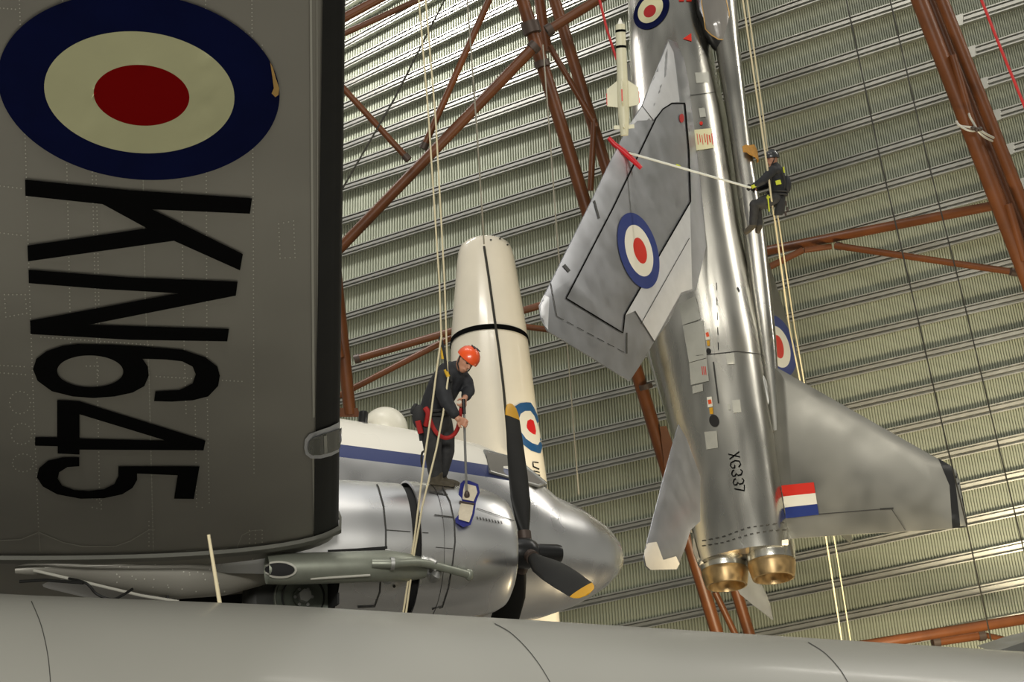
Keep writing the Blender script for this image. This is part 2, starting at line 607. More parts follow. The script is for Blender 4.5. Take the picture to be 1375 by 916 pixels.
# canopy
cn = []
for y, x0, x1 in [(-62, 946, 968), (-40, 938, 978), (-10, 936, 985), (20, 939, 986), (45, 948, 985), (62, 958, 982), (70, 966, 978)]:
    p = jplane((x0+x1)/2, y); d = (p-CAM).dot(FW); r_ = (x1-x0)/2*d/FL
    cn.append([p+JD*(r_*1.1*cos(2*pi*k/28))+JN*(.04+r_*1.08*sin(2*pi*k/28)) for k in range(28)])
jc = MB().loft(cn)
canopy = jc.build('canopy_frame', M['blackgloss'], jet)
ct = bvh(jc)
g = decal(ct, [sc([(740, -60), (738, 30), (758, 150), (772, 255), (820, 305), (880, 345), (935, 350), (962, 320), (980, 230), (970, 110), (945, 0), (930, -60)], 830, 0, 6.54)], .012, 4)
g.build('canopy_glazing', M['glass'], canopy)
stroke(ct, sc([(740, -60), (738, 30), (758, 150), (772, 255), (820, 305), (880, 345), (935, 350), (962, 320), (980, 230), (970, 110), (945, 0)], 830, 0, 6.54), 1.3, .02, step=3).build('canopy_seal', M['amber'], canopy)

# wings
WROOT = jplane(958, 250)+JN*.45
def jw(x, y): return on_plane(x, y, WROOT, JD)


def slab(poly3, off, mb=None, edge=.25, mi=0):
    """a lifting surface: an outline with a sharp edge swelling to its thickness inside"""
    mb = mb or MB()
    n = len(poly3); c = sum(poly3, V((0, 0, 0)))/n
    inn = [p+(c-p)*edge for p in poly3]
    top = [p+off for p in inn]; bot = [p-off for p in inn]
    e1 = [p+off*.12 for p in poly3]; e2 = [p-off*.12 for p in poly3]
    mb.add(top, [tuple(range(n))], mi, True); mb.add(bot, [tuple(range(n))[::-1]], mi, True)
    for a, b in ((e1, top), (bot, e2), (e2, e1)):
        mb.add(a+b, [(i, (i+1) % n, (i+1) % n+n, i+n) for i in range(n)], mi, True)
    return mb


WOUT = [(897, 53), (880, 98), (862, 141), (838, 180), (815, 226), (789, 280), (765, 328), (739, 380), (731, 396), (724, 411), (726, 428), (735, 445), (790, 478), (845, 512), (862, 486), (878, 459),
        (900, 428), (914, 396), (934, 390), (948, 330), (940, 240), (930, 140), (918, 80), (908, 57)]
wp = [jw(x, y) for x, y in WOUT]
wmb = slab(wp, JD*.09)
pw = wmb.build('wing', M['jetwing'], jet)
wt = bvh(wmb)
WALK = sc([(718, 455), (660, 455), (620, 480), (590, 520), (400, 916)], 700, 0, 3.272)+sc([(460, 0), (160, 595), (365, 720), (372, 655), (610, 245), (604, 60)], 700, 180, 2.693)[1:]+[(919, 140)]
lead = decal(wt, [[(897, 56), (862, 143), (838, 179), (855, 163), (877, 161), (889, 147), (901, 138), (912, 137), (908, 100), (904, 70)]], .008, 8)
lead.build('polished_leading_edge', M['pale'], pw)
decal(wt, [[(926, 271), (929, 388), (914, 393), (878, 458), (852, 418), (838, 424)]], .008, 8).build('wing_flap', M['pale'], pw)
s_ = stroke(wt, WALK, 1.8, .014)
s_.build('walkway_line', M['black'], pw)
m = MB()
for L in ([(862, 143), (877, 162)], [(739, 381), (747, 425)], [(878, 459), (852, 418)], [(860, 435), (925, 320)]): stroke(wt, L, 1.0, .012, m)
stroke(wt, [(747, 425), (842, 476)], .8, .012, m, dash=(2, 1))
stroke(wt, [(841, 447), (841, 475)], 1.5, .012, m)
stroke(wt, [(796, 265), (804, 294)], 2.6, .012, m)
stroke(wt, [(753, 352), (764, 365)], 4.2, .012, m)
absorb(pw, m, M['seam'])
decal(wt, [[(724, 411), (731, 396), (737, 400), (735, 443), (727, 430)]], .01, 6).build('wing_tip_cap', M['pale'], pw)
decal(wt, [ellipse(914.5, 159, 3.2, 6)], .016, 3).build('wing_root_mark', M['rdred'], pw)


def circ_on(o, ax, ay, r, n=64):
    return [proj(o+ax*(r*cos(2*pi*k/n))+ay*(r*sin(2*pi*k/n)))[:2] for k in range(n)]


def roundel(t, c, ax, ay, rs, mats, parent, off=.016):
    ro = None
    for i, (r_, m_) in enumerate(zip(rs, mats)):
        if isinstance(r_, list): loops = [r_]
        else: loops = [circ_on(c, ax, ay, r_)]
        if i+1 < len(rs):
            loops.append(rs[i+1] if isinstance(rs[i+1], list) else circ_on(c, ax, ay, rs[i+1]))
        d_ = decal(t, loops, off, 4)
        nm = 'roundel' if i == 0 else ('white_ring' if i == 1 else 'red_disc')
        o = d_.build(nm, m_, parent)
    return o


SKEW = .66
E1 = lambda cx_, cy_, a, b, rot: ellipse(cx_, cy_, a, b, 0, 64, rot)
rot = radians(-15.5)
roundel(wt, None, None, None, [E1(856.3, 337, 25.5, 52.5, rot), E1(857, 337, 17.3, 35.6, rot), E1(858.5, 337, 8.2, 18, rot)], [M['rblue'], M['rwhite'], M['rred']], pw)


def mirror(p, k=.72):
    return p-JN*((1+k)*(p-JO).dot(JN))


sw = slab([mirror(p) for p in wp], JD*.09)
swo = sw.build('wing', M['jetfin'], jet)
swt = bvh(sw)
roundel(swt, None, None, None, [E1(1044, 465, 22, 43, radians(-17)), E1(1044, 466, 15, 29, radians(-17)), E1(1044.5, 466, 6.5, 16, radians(-12))], [M['rblue'], M['rwhite'], M['rred']], swo)
# tailplanes
TROOT = jplane(990, 690)+JN*.4
def jt(x, y): return on_plane(x, y, TROOT, JD)


TOUT = [(911, 570), (902, 600), (889, 648), (877, 695), (868, 730), (864, 750), (866, 760), (872, 766), (909, 765), (912, 756), (920, 735), (927, 712), (940, 700), (940, 640), (922, 590)]
tp = [jt(x, y) for x, y in TOUT]
tmb = slab(tp, JD*.05)
to = tmb.build('tailplane', M['jetwing'], jet)
tt = bvh(tmb)
decal(tt, [[(866.5, 730), (881, 728), (890, 752), (907, 747), (912, 757), (908, 764.5), (873, 765.5), (867, 760), (865, 750)]], .01, 5).build('tailplane_tip', M['tip'], to)
TR2 = jplane(940, 690)
tmb2 = slab([on_plane(x, y, TR2, JD) for x, y in [(965, 700), (985, 782), (994, 798), (1012, 813), (1038, 833), (1034, 812), (1027, 793), (1012, 770), (1002, 700)]], JD*.04)
to2 = tmb2.build('tailplane', M['jetwing'], jet)
# fin
FOUT = [(1020, 470), (1029, 486), (1051, 498), (1120, 537), (1190, 577), (1259, 616), (1274, 624), (1284, 632), (1292, 668), (1299, 707), (1279, 710), (1216, 714), (1140, 718), (1057, 724), (1040, 720), (1030, 600)]
fp = [jplane(x, y) for x, y in FOUT]
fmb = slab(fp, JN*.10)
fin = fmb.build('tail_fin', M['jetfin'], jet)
ft = bvh(fmb)
decal(ft, [[(1260, 616.5), (1274, 624), (1284, 632), (1292, 668), (1299, 707), (1279, 709.5), (1275, 652)]], .012, 5).build('fin_tip', M['blackgloss'], fin)
decal(ft, [[(1281, 632), (1285, 634), (1298, 706), (1290, 707)]], .02, 5).build('fin_tip_strip', M['sealgrey'], fin)
m = MB()
stroke(ft, [(1059, 694), (1197, 683), (1216, 712)], 1.3, .012, m)
stroke(ft, [(1182, 684), (1200, 683)], 2.6, .012, m)
absorb(fin, m, M['seam'])
FLG = [(1048, 652.5), (1093, 648), (1100, 691.5), (1055, 696.5)]
lr = lambda a, b, t: (a[0]+(b[0]-a[0])*t, a[1]+(b[1]-a[1])*t)
ftb = bvh(fmb, jf)
for nm, a, b, mm in (('fin_flash', 0, .335, 'rred'), ('fin_flash_white', .335, .67, 'rwhite'), ('fin_flash_blue', .67, 1, 'rblue')):
    decal(ftb, [[lr(FLG[0], FLG[3], a), lr(FLG[1], FLG[2], a), lr(FLG[1], FLG[2], b), lr(FLG[0], FLG[3], b)]], .016, 5).build(nm, M[mm], fin)
# nozzles
for cx_, cy_, wpx in ((971.5, 752, 62), (1034, 741, 63)):
    c = jplane(cx_, cy_); d = (c-CAM).dot(FW); r_ = wpx/2*d/FL
    nz = MB()
    MB().lathe(c, -JL, [(-.9, r_*.80), (-.5, r_*.96), (-.1, r_*1.02), (.17, r_*1.02), (.20, r_*1.0)], 40, 0, False).build('tail_shroud', M['jet'], jet)
    nz.lathe(c, -JL, [(.10, r_*.97), (.2, r_*.99), (.24, r_*1.01), (.28, r_*1.0), (.44, r_*.93), (.52, r_*.88)], 40, 0, False)
    nz.lathe(c, -JL, [(.52, r_*.88), (.525, r_*.80), (.42, r_*.76), (.1, r_*.72)], 40, 0, False)
    no = nz.build('exhaust_nozzle', M['bronze'], jet)
    q = MB().lathe(c, -JL, [(.10, r_*.73), (.08, r_*.5), (.08, .001)], 32, 0, False)
    q.build('jet_pipe', M['blackhole'], no)
# marks on the fuselage
jt_ = bvh(jf)
C7 = lambda pts: sc(pts, 860, 380, 3.52)
m = MB()
for L in ([(185, 98), (262, 62), (286, 172), (200, 200)], [(201, 203), (297, 178), (315, 354), (231, 377)], [(231, 380), (314, 358), (325, 464), (240, 483)], [(246, 489), (295, 478), (297, 511), (248, 525)],
          [(303, 705), (362, 700), (368, 780), (313, 788)], [(432, 556), (470, 552), (477, 612), (440, 616)], [(405, 335), (442, 332), (446, 385), (410, 386)], [(412, 574), (424, 572), (426, 600), (415, 601)]):
    decal(jt_, [C7(L)], .012, 6).build('access_panel', M['panel'], jbody)
for L in ([(933, 98), (951, 97), (952, 111), (935, 112)], [(938, 146), (946, 145), (948, 157), (940, 158)]): decal(jt_, [L], .012, 6).build('access_panel', M['panel'], jbody)
nt_ = decal(jt_, [[(930.5, 175), (955, 172.5), (958, 199), (933, 203)]], .014, 5).build('warning_notice', M['rcream'], jbody)
m = MB()
for i in range(7):
    x0 = 936+i*3.2
    stroke(jt_, [(x0, 180+(i % 3)), (x0+1.6, 195-(i % 2)*3)], .8 if i < 4 else 1.3, .02, m)
m.build('notice_print', M['rred'], nt_)
decal(jt_, [[(917, 52.5), (928, 45), (928.5, 56)]], .014, 4).build('red_triangle', M['rred'], jbody)
decal(jt_, [ellipse(941.5, 166, 2.2, 2.4)], .014, 3).build('red_spot', M['rred'], jbody)
for q in ((925, 0), (915, 0)): decal(jt_, [[(q[0]-4, 0), (q[0]+4, -1), (q[0]+3, 2.5), (q[0]-3, 2.5)]], .014, 3).build('red_mark', M['rred'], jbody)
m = MB()
for i in range(3): stroke(jt_, C7([(292+i*8, 396), (296+i*8, 436)]), 1, .02, m)
m.build('red_stencil', M['rred'], jbody)
for tagp, yel, hole in (([(304, 224), (325, 219), (331, 268), (310, 272)], [(314, 275), (328, 272), (329, 298), (317, 299)], ellipse(323, 323, 11, 14)),
                        ([(315, 541), (338, 538), (343, 585), (320, 590)], [(326, 592), (343, 589), (345, 620), (330, 622)], ellipse(349, 652, 23, 29, .1))):
    k = decal(jt_, [C7(tagp)], .016, 5).build('warning_tag', M['rwhite'], jbody)
    decal(jt_, [C7([(tagp[0][0]+5, tagp[0][1]+14), (tagp[1][0]-3, tagp[1][1]+14), (tagp[2][0]-4, tagp[2][1]-14), (tagp[3][0]+4, tagp[3][1]-14)])], .022, 5).build('tag_print', M['orange'], k)
    decal(jt_, [C7(yel)], .016, 4).build('tag_strap', M['yellow'], k)
    decal(jt_, [C7(hole)], .014, 3).build('intake_hole', M['blackhole'], jbody)
m = MB()
stroke(jt_, C7([(345, 374), (370, 570)]), 2, .012, m)
XG = lambda pts: sc(pts, 960, 590, 9.167)
T3 = [(315, 372), (338, 395), (325, 435), (285, 445), (262, 422), (250, 452), (220, 455), (207, 425), (220, 388), (240, 378)]
sx = MB()
for L in ([(165, 183), (310, 218)], [(300, 152), (180, 248)], [(290, 345), (318, 310), (300, 270), (250, 262), (200, 290), (190, 325), (215, 355), (245, 352), (245, 318)], T3,
          [(a+18, b+108) for a, b in T3], [(362, 560), (362, 632), (240, 610)]):
    stroke(jt_, XG(L), 1.35, .016, sx, step=1.5)
sx.build('serial_number', M['black'], jbody)
C5 = lambda pts: sc(pts, 840, 540, 2.692)
for L in ([(278, 502), (350, 488), (440, 455), (520, 443), (572, 436)], [(278, 520), (355, 508), (450, 478), (520, 465), (580, 462)]):
    stroke(jt_, C5(L), 1.6, .014, m, dash=(1, 1), step=4)
stroke(jt_, [(905, 130), (930, 128), (960, 124)], .8, .012, m)
stroke(jt_, [(934, 478), (990, 472), (1022, 476)], .9, .012, m)
stroke(jt_, [(962, 380), (965, 480)], 1.2, .012, m, dash=(2, 2))
stroke(jt_, [(990, 386), (993, 392)], 2, .012, m)
stroke(jt_, [(939, 757), (1000, 752), (1066, 750)], 1.2, .012, m)
stroke(jt_, C5([(192, 85), (205, 260), (232, 330), (238, 460)]), 2.2, .014, m)
absorb(jbody, m, M['seam'])
for L in ([(226, 450), (242, 460), (268, 560), (290, 590), (272, 600), (240, 520)], [(562, 500), (598, 495), (606, 570), (568, 565)]):
    decal(jt_, [C5(L)], .016, 5).build('pale_tail_patch', M['tip'], jbody)
roundel(jt_, None, None, None, [ellipse(875, 14, 22.5, 26, -.30), ellipse(873.8, 13, 16, 18.5, -.28), ellipse(873, 15.5, 8, 8.5, -.25)], [M['navy'], M['rcream'], M['rdred']], jbody)
# blade-like scoops on the fuselage sides
for a, b, wpx in (((1025, 505), (1033, 546), 7), ((915, 590), (920, 656), 6)):
    p = hit(jt_, a[0], a[1], .0) or jplane(*a); q = hit(jt_, b[0], b[1], .0) or jplane(*b)
    r_ = wpx*24/FL/2
    MB().tube([p, p+(q-p)*.2, p+(q-p)*.8, q], [r_*.3, r_, r_, r_*.4], 12).build('side_scoop', M['aludull'], jbody)
# ventral pack edge
vp = []
for y, x0, x1 in [(425, 872, 905), (450, 869, 905), (475, 871, 906), (510, 882, 912), (545, 893, 915), (580, 903, 920), (605, 912, 922)]:
    p = jplane((x0+x1)/2, y)+JN*.1; d = (p-CAM).dot(FW); r_ = (x1-x0)/2*d/FL
    vp.append([p+JD*(r_*cos(2*pi*k/24))+JN*(r_*1.2*sin(2*pi*k/24)) for k in range(24)])
MB().loft(vp).build('ventral_tank', M['alu'], jet)
# missile pylon
MB().prism([jplane(848, 92), jplane(868, 92), jplane(872, 130), jplane(850, 118)], JN*.25).build('missile_pylon', M['sealgrey'], jet)
# missile: hung on the belly side
md = 23.6
ma, mb_ = P(832.5, 24, md), P(838.5, 182, md)
max_ = (mb_-ma).normalized(); ml = (mb_-ma).length
mo = empty('missile', mb_, 'cream finned missile with black bands hung beside the jet belly', 'missile')
pr = 6.9*md/FL
MB().lathe(ma, max_, [(.13, pr*.95), (.30, pr), (.9, pr*1.03), (ml*.82, pr*1.12), (ml, pr*.75)], 24).build('body', M['missile'], mo)
MB().lathe(ma, max_, [(0, .005), (.04, .025), (.17, pr*.80), (.19, pr*.95)], 24).build('nose_cone', M['missilewhite'], mo)
for h in (.235, .53): MB().lathe(ma, max_, [(h, pr*1.03), (h+.045, pr*1.04)], 24, 0, False).build('black_band', M['black'], mo)
ex = (RT-max_*RT.dot(max_)).normalized(); ey = max_.cross(ex)
for k in range(4):
    e = ex*cos(k*pi/2+.15)+ey*sin(k*pi/2+.15)
    t_ = e.cross(max_)*.02
    o = ma+max_*0
    fo_ = MB().prism([o+max_*1.16+e*pr*.9-t_/2, o+max_*1.32+e*.30-t_/2, o+max_*1.63+e*.30-t_/2, o+max_*1.67+e*pr*.9-t_/2], t_).build('fin', M['missile'], mo)
    MB().box(o+max_*1.5+e*.302, max_*.22, e*.015, t_*1.2).build('red_fin_mark', M['rred'], fo_)
    MB().prism([o+max_*2.0+e*pr*.7-t_/2, o+max_*2.0+e*.19-t_/2, o+max_*2.07+e*.19-t_/2, o+max_*2.07+e*pr*.7-t_/2], t_).build('tail_fin', M['missile'], mo)

#@@ROCKET
# ------------------------------------------------------------------ the standing white rocket
RD = 26.0
def rp(y): return interp([(318, 651), (445, 657), (600, 663.5), (830, 674)], y)
RW = [(327, 6), (328, 20), (330, 29), (333.5, 34), (340, 36.5), (353, 39), (400, 45), (445, 50.5), (540, 58), (665, 70), (830, 77), (1000, 82)]
rk = empty('rocket', P(rp(1000), 1000, 23.4), 'tall tapered cream white rocket with a blunt nose standing behind the aircraft', 'rocket')
base = P(rp(1000), 1000, 23.4)
topp = on_plane(rp(318), 318, base, V((0, 1, 0)))
rax = (topp-base).normalized()
prf = []
for y, wv in RW[::-1]:
    p = on_plane(rp(y), y, base, V((0, 1, 0)))
    prf.append(((p-base).dot(rax), wv*(p-CAM).dot(FW)/FL))
rmb = MB().lathe(base, rax, prf, 64)
rbody = rmb.build('body', M['rocket'], rk)
rt = bvh(rmb)
h = (on_plane(rp(461), 461, base, V((0, 1, 0)))-base).dot(rax)
rr = interp([(a, b) for a, b in prf], h)
MB().lathe(base, rax, [(h-.05, rr+.025), (h+.07, rr+.012)], 64, 0, False).build('black_band', M['black'], rk)
roundel(rt, None, None, None, [sc([(80, 130), (95, 100), (140, 72), (190, 65), (228, 68), (255, 110), (280, 170), (305, 270), (318, 380), (318, 440), (308, 482), (290, 482), (230, 462), (170, 415), (110, 360), (90, 290), (80, 200)], 675, 530, 6.11),
                               sc([(130, 205), (145, 160), (180, 136), (225, 135), (255, 175), (280, 240), (298, 320), (302, 385), (285, 415), (240, 400), (190, 365), (150, 310), (132, 255)], 675, 530, 6.11),
                               sc([(193, 255), (200, 215), (225, 203), (250, 215), (262, 260), (270, 300), (266, 330), (245, 325), (212, 300), (195, 275)], 675, 530, 6.11)], [M['tblue'], M['rwhite'], M['tred']], rbody, .012)
m = MB()
for L in ([(290, 560), (246, 555), (248, 595), (296, 615)], [(244, 590), (296, 612)], [(250, 628), (300, 640)], [(250, 655), (303, 664)]):
    stroke(rt, sc(L, 675, 530, 6.11), 1.5, .012, m, step=2)
m.build('serial_letters', M['black'], rbody)
m = MB()
for q in ((659, 322.5), (681, 329), (671, 321)): decal(rt, [ellipse(q[0], q[1], 1.4, 1)], .012, 2, m)
absorb(rbody, m, M['seam'])

#@@DAKOTA
# ------------------------------------------------------------------ the twin engined transport aircraft
TH, DE, BE = radians(20), radians(2.6), radians(-3)
DA = V((cos(TH)*cos(DE), sin(TH)*cos(DE), -sin(DE)))
_l = V((-sin(TH), cos(TH), 0)); _u = DA.cross(_l)
DL = _l*cos(BE)-_u*sin(BE)
DU = DA.cross(DL)
HUB = P(706, 743, 13.6)
def K(x, y, z): return HUB+DA*x+DL*y+DU*z


def axis_y(de):
    a_ = V((cos(TH)*cos(de), sin(TH)*cos(de), -sin(de)))
    return proj(HUB-a_*1.3)[1]-proj(HUB)[1]


lo_de, hi_de = radians(-15), radians(10)
for _ in range(40):
    mid = (lo_de+hi_de)/2
    if axis_y(mid) > -2: lo_de = mid
    else: hi_de = mid
FA, FU, FLx = DA, DU, DL                      # fuselage axes
DA = V((cos(TH)*cos(mid), sin(TH)*cos(mid), -sin(mid)))
DU = DA.cross(_l); DU = (DU*cos(BE)+_l*sin(BE)).normalized(); DL = DU.cross(DA)


def KFU(x, y, z): return HUB+FA*x+FLx*y+FU*z


plane = empty('transport_aircraft', K(-3, 2.82, -.9), 'silver twin engined propeller transport with a white roof and blue stripe', 'propeller aircraft')
# fuselage
NO = 2.36
ZO = .40
FST = [(0, .30, .30, .01), (.03, .42, .17, .13), (.10, .54, .05, .25), (.3, .72, -.14, .44), (.7, .91, -.38, .68), (1.12, 1.03, -.55, .86), (1.42, 1.24, -.63, .95), (1.75, 1.46, -.70, 1.03), (2.2, 1.60, -.78, 1.10), (3.2, 1.68, -.87, 1.19),
       (4.5, 1.71, -.9, 1.22), (6, 1.72, -.9, 1.22), (8, 1.72, -.88, 1.22), (11, 1.62, -.7, 1.12), (14, 1.48, -.3, .85), (17, 1.3, .25, .45), (19.2, 1.15, .7, .08)]
fr = []
for i in range(len(FST)-1):
    a, b = FST[i], FST[i+1]
    n = 3
    for k in range(n):
        t = k/n; fr.append(tuple(a[j]+(b[j]-a[j])*t for j in range(4)))
fr.append(FST[-1])
STR_B, STR_T = .93+ZO, 1.11+ZO
dfu = MB()
rings = []
angs = None
for d, zt, zb, hw in fr:
    zc, hh = (zt+zb)/2, (zt-zb)/2
    ring = []
    for k in range(56):
        t = 2*pi*k/56
        c, s_ = cos(t), sin(t)
        e = 2.25
        ring.append(KFU(NO-d, 2.82+hw*math.copysign(abs(c)**(2/e), c), ZO+zc+hh*math.copysign(abs(s_)**(2/e), s_)))
    rings.append(ring)
dfu.loft(rings)
dm = mat('fuselage skin', (.74, .74, .74), .30, 1, .08, 1.6, .07)
# white above the stripe, silver below: set by height on the body
nt = dm.node_tree
pb = nt.nodes['Principled BSDF']
fus = dfu.build('fuselage', dm, plane, base=KFU(-3, 2.82, 0))
tcn = nt.nodes.new('ShaderNodeTexCoord')
dp = nt.nodes.new('ShaderNodeVectorMath'); dp.operation = 'DOT_PRODUCT'; dp.inputs[1].default_value = FU
nt.links.new(tcn.outputs['Object'], dp.inputs[0])
dx_ = nt.nodes.new('ShaderNodeVectorMath'); dx_.operation = 'DOT_PRODUCT'; dx_.inputs[1].default_value = FA
nt.links.new(tcn.outputs['Object'], dx_.inputs[0])


def math_node(op, a, b):
    n_ = nt.nodes.new('ShaderNodeMath'); n_.operation = op
    for i, q in enumerate((a, b)):
        if isinstance(q, (int, float)): n_.inputs[i].default_value = q
        else: nt.links.new(q, n_.inputs[i])
    return n_.outputs[0]


aft = math_node('LESS_THAN', dx_.outputs['Value'], NO-1.85+3)
isw = math_node('MULTIPLY', math_node('GREATER_THAN', dp.outputs['Value'], STR_B), aft)
isb = math_node('LESS_THAN', dp.outputs['Value'], STR_T)
mx = nt.nodes.new('ShaderNodeMix'); mx.data_type = 'RGBA'
nt.links.new(isb, mx.inputs['Factor']); mx.inputs['A'].default_value = (.80, .77, .68, 1); mx.inputs['B'].default_value = (.045, .058, .15, 1)
mx2 = nt.nodes.new('ShaderNodeMix'); mx2.data_type = 'RGBA'
old = pb.inputs['Base Color'].links[0].from_socket
nt.links.new(isw, mx2.inputs['Factor']); nt.links.new(old, mx2.inputs['A']); nt.links.new(mx.outputs['Result'], mx2.inputs['B'])
nt.links.new(mx2.outputs['Result'], pb.inputs['Base Color'])
nt.links.new(math_node('SUBTRACT', 1.0, isw), pb.inputs['Metallic'])
# cockpit windows
dft = bvh(dfu)
wsf = MB()
def KF(x, y, z): return KFU(x, 2.82+y, z+ZO)


for sgn in (-1, 1):
    pa = [KF(NO-1.16, sgn*.05, 1.06), KF(NO-1.72, sgn*.05, 1.44), KF(NO-1.80, sgn*.55, 1.33), KF(NO-1.36, sgn*.58, 1.02)]
    pb_ = [KF(NO-1.40, sgn*.64, .99), KF(NO-1.84, sgn*.62, 1.29), KF(NO-2.25, sgn*.74, 1.30), KF(NO-2.25, sgn*.98, .96), KF(NO-1.55, sgn*.82, .90)]
    for poly in (pa, pb_):
        off = FU*.03+FLx*(sgn*.03)+FA*.02
        g = MB().prism([p+off for p in poly], off*.6).build('cockpit_window', M['glass'], fus)
        f_ = MB(); f_.tube([p+off*1.3 for p in poly]+[poly[0]+off*1.3], .022, 8); f_.build('window_frame', M['aludull'], g)
# astrodome and aerial on the roof
dome_c = P(517, 577, 16.6)
MB().ell(dome_c, RT*.30, FW*.30, UP*.30, 0, 32, 20).build('radome', M['dome'], plane)
ab = P(487, 572, 16.0)
an = MB(); an.lathe(ab, FU, [(-.03, .13), (.0, .13), (.015, .075), (.05, .06), (.18, .06), (.19, .05)], 20); an.build('roof_aerial', M['blackgloss'], plane)
# nacelle
nac = MB()
NPR = [(-1.44, .69, 0), (-1.9, .705, 0), (-2.3, .71, 0), (-3.2, .68, .0), (-4.2, .60, .08), (-5.2, .46, .18), (-6.2, .28, .30), (-7.0, .12, .38)]
NP2 = []
for i in range(len(NPR)-1):
    a, b = NPR[i], NPR[i+1]
    for k in range(8): t = k/8; NP2.append(tuple(a[j]+(b[j]-a[j])*t for j in range(3)))
NP2.append(NPR[-1])
OPX, OPZ = (-3.75, -2.15), -.34
rings = [[K(x, r_*cos(2*pi*k/48), zc+r_*1.02*sin(2*pi*k/48)) for k in range(48)] for x, r_, zc in NP2]
for i in range(len(rings)-1):
    xm = (NP2[i][0]+NP2[i+1][0])/2
    for k in range(48):
        sm = sin(2*pi*(k+.5)/48)*NP2[i][1]+NP2[i][2]
        if OPX[0] < xm < OPX[1] and sm < OPZ: continue
        nac.add([rings[i][k], rings[i][(k+1) % 48], rings[i+1][(k+1) % 48], rings[i+1][k]], [(0, 1, 2, 3)])
nac.add(rings[0], [tuple(range(48))], 0, False)
naco = nac.build('engine_nacelle', M['alu'], plane)
well = MB()
for (x0, x1, y0, y1, z0, z1) in ((-3.75, -2.15, -.56, .5, -.30, -.28), (-3.76, -3.74, -.5, .5, -.62, -.28), (-2.16, -2.14, -.5, .5, -.62, -.28), (-3.75, -2.15, .48, .5, -.62, -.28)):
    well.box(K((x0+x1)/2, (y0+y1)/2, (z0+z1)/2), DA*(x1-x0), DL*(y1-y0), DU*(z1-z0))
well.build('wheel_well', M['blackhole'], naco)
# cowling
cw = MB().lathe(HUB, -DA, [(.42, .40), (.32, .46), (.27, .52), (.30, .575), (.38, .62), (.52, .67), (.72, .705), (.95, .72), (1.12, .72)], 64, 0, False)
cwo = cw.build('engine_cowling', M['alu'], plane)
fl_ = MB().lathe(HUB, -DA, [(1.12, .713), (1.36, .735), (1.365, .712), (1.12, .70)], 64, 0, False)
flo = fl_.build('cowl_flaps', M['alu'], plane)
MB().lathe(HUB, -DA, [(1.10, .69), (1.36, .665), (1.46, .665)], 48, 0, False).build('cooling_gap', M['blackhole'], plane)
eng = MB().lathe(HUB, -DA, [(.30, .10), (.34, .28), (.55, .30), (.56, .56), (.9, .56)], 32)
for k in range(14):
    a = 2*pi*k/14; e = DL*cos(a)+DU*sin(a)
    eng.tube([HUB-DA*.66+e*.25, HUB-DA*.66+e*.60], .085, 10)
eng.build('radial_engine', M['bolt'], plane)
# seams on the nacelle and cowling
nt1 = bvh(nac, fl_, cw)
m = MB()
stroke(nt1, [(498, 640), (508, 655), (515, 680), (518, 712), (518, 738)], 2, .008, m, step=4)
stroke(nt1, [(594, 655), (604, 674), (610, 700), (611, 728), (608, 755), (602, 790), (594, 815), (580, 818)], 1.6, .008, m, step=4)
stroke(nt1, [(576, 661), (601, 665)], 1.5, .008, m, step=4)
stroke(nt1, [(583, 692), (609, 695)], 1.5, .008, m, step=4)
stroke(nt1, [(519, 712), (575, 716)], 1, .008, m, step=4)
stroke(nt1, [(511, 770), (510, 795), (503, 814), (480, 815)], 1.8, .008, m, step=4)
stroke(nt1, [(585, 735), (608, 737)], 1, .008, m, step=4)
stroke(nt1, [(640, 683), (690, 700)], .9, .008, m, step=4)
decal(nt1, [ellipse(553, 788, 2.4, 2.6)], .008, 2, m); decal(nt1, [ellipse(529, 787, 2, 2)], .008, 2, m)
for i in range(9): stroke(nt1, [(640+i*4, 694+i*.8), (641.5+i*4, 698+i*.8)], 1.2, .008, m, step=2)
absorb(naco, m, M['seam'])
# exhaust and intake pipes on the nacelle side
def NS(x, y, off):
    q = hit(nt1, x, y, 0)
    d_ = (q-CAM).dot(FW) if q is not None else 13.0
    return P(x, y, d_-off)


ep = MB()
dE = (NS(500, 760, 0)-CAM).dot(FW)
e0, e1 = P(358, 765, dE-.50), P(520, 760, dE-.08)
ea = (e1-e0).normalized()
ep.tube([e0, e0+ea*.15, e0+ea*.85, e1, NS(545, 762, .0), NS(570, 763, -.05)], [.135, .145, .15, .15, .14, .10], 24, cap=False)
ex_ = ep.build('exhaust_pipe', M['pipe'], plane)
es = (ea.cross(DU)).normalized()
mo_ = P(371, 765, 12.13)
rim = [mo_+ea*(.16*cos(2*pi*k/28)-.03)+DU*(.078*sin(2*pi*k/28))-FW*.02 for k in range(28)]
# scarfed mouth facing outboard
mm_ = MB()
mt = bvh(ep)
decal(mt, [ellipse(375, 765, 20, 8, .1)], .012, 4, mm_).build('exhaust_mouth', M['blackhole'], ex_)
stroke(mt, ellipse(375, 765, 22, 9.5, .1)+[ellipse(375, 765, 22, 9.5, .1)[0]], 2.4, .014, step=3).build('exhaust_rim', M['seamlight'], ex_)
ip = MB()
ip.tube(spline([P(500, 757, dE-.27), P(530, 757, dE-.24), NS(565, 756, .17), NS(600, 764, .12), NS(630, 772, .08)]), [.045]*7+[.04]*18, 14)
ipo = ip.build('intake_pipe', M['pipe'], plane)
MB().ell(NS(630, 772, .08), RT*.045, UP*.062, FW*.045, 0, 14, 10).build('pipe_end', M['pipe'], ipo)
MB().tube([P(524, 757, dE-.25), P(529, 757, dE-.24)], .062, 14).build('pipe_clamp', M['aludull'], ipo)
sh = MB()
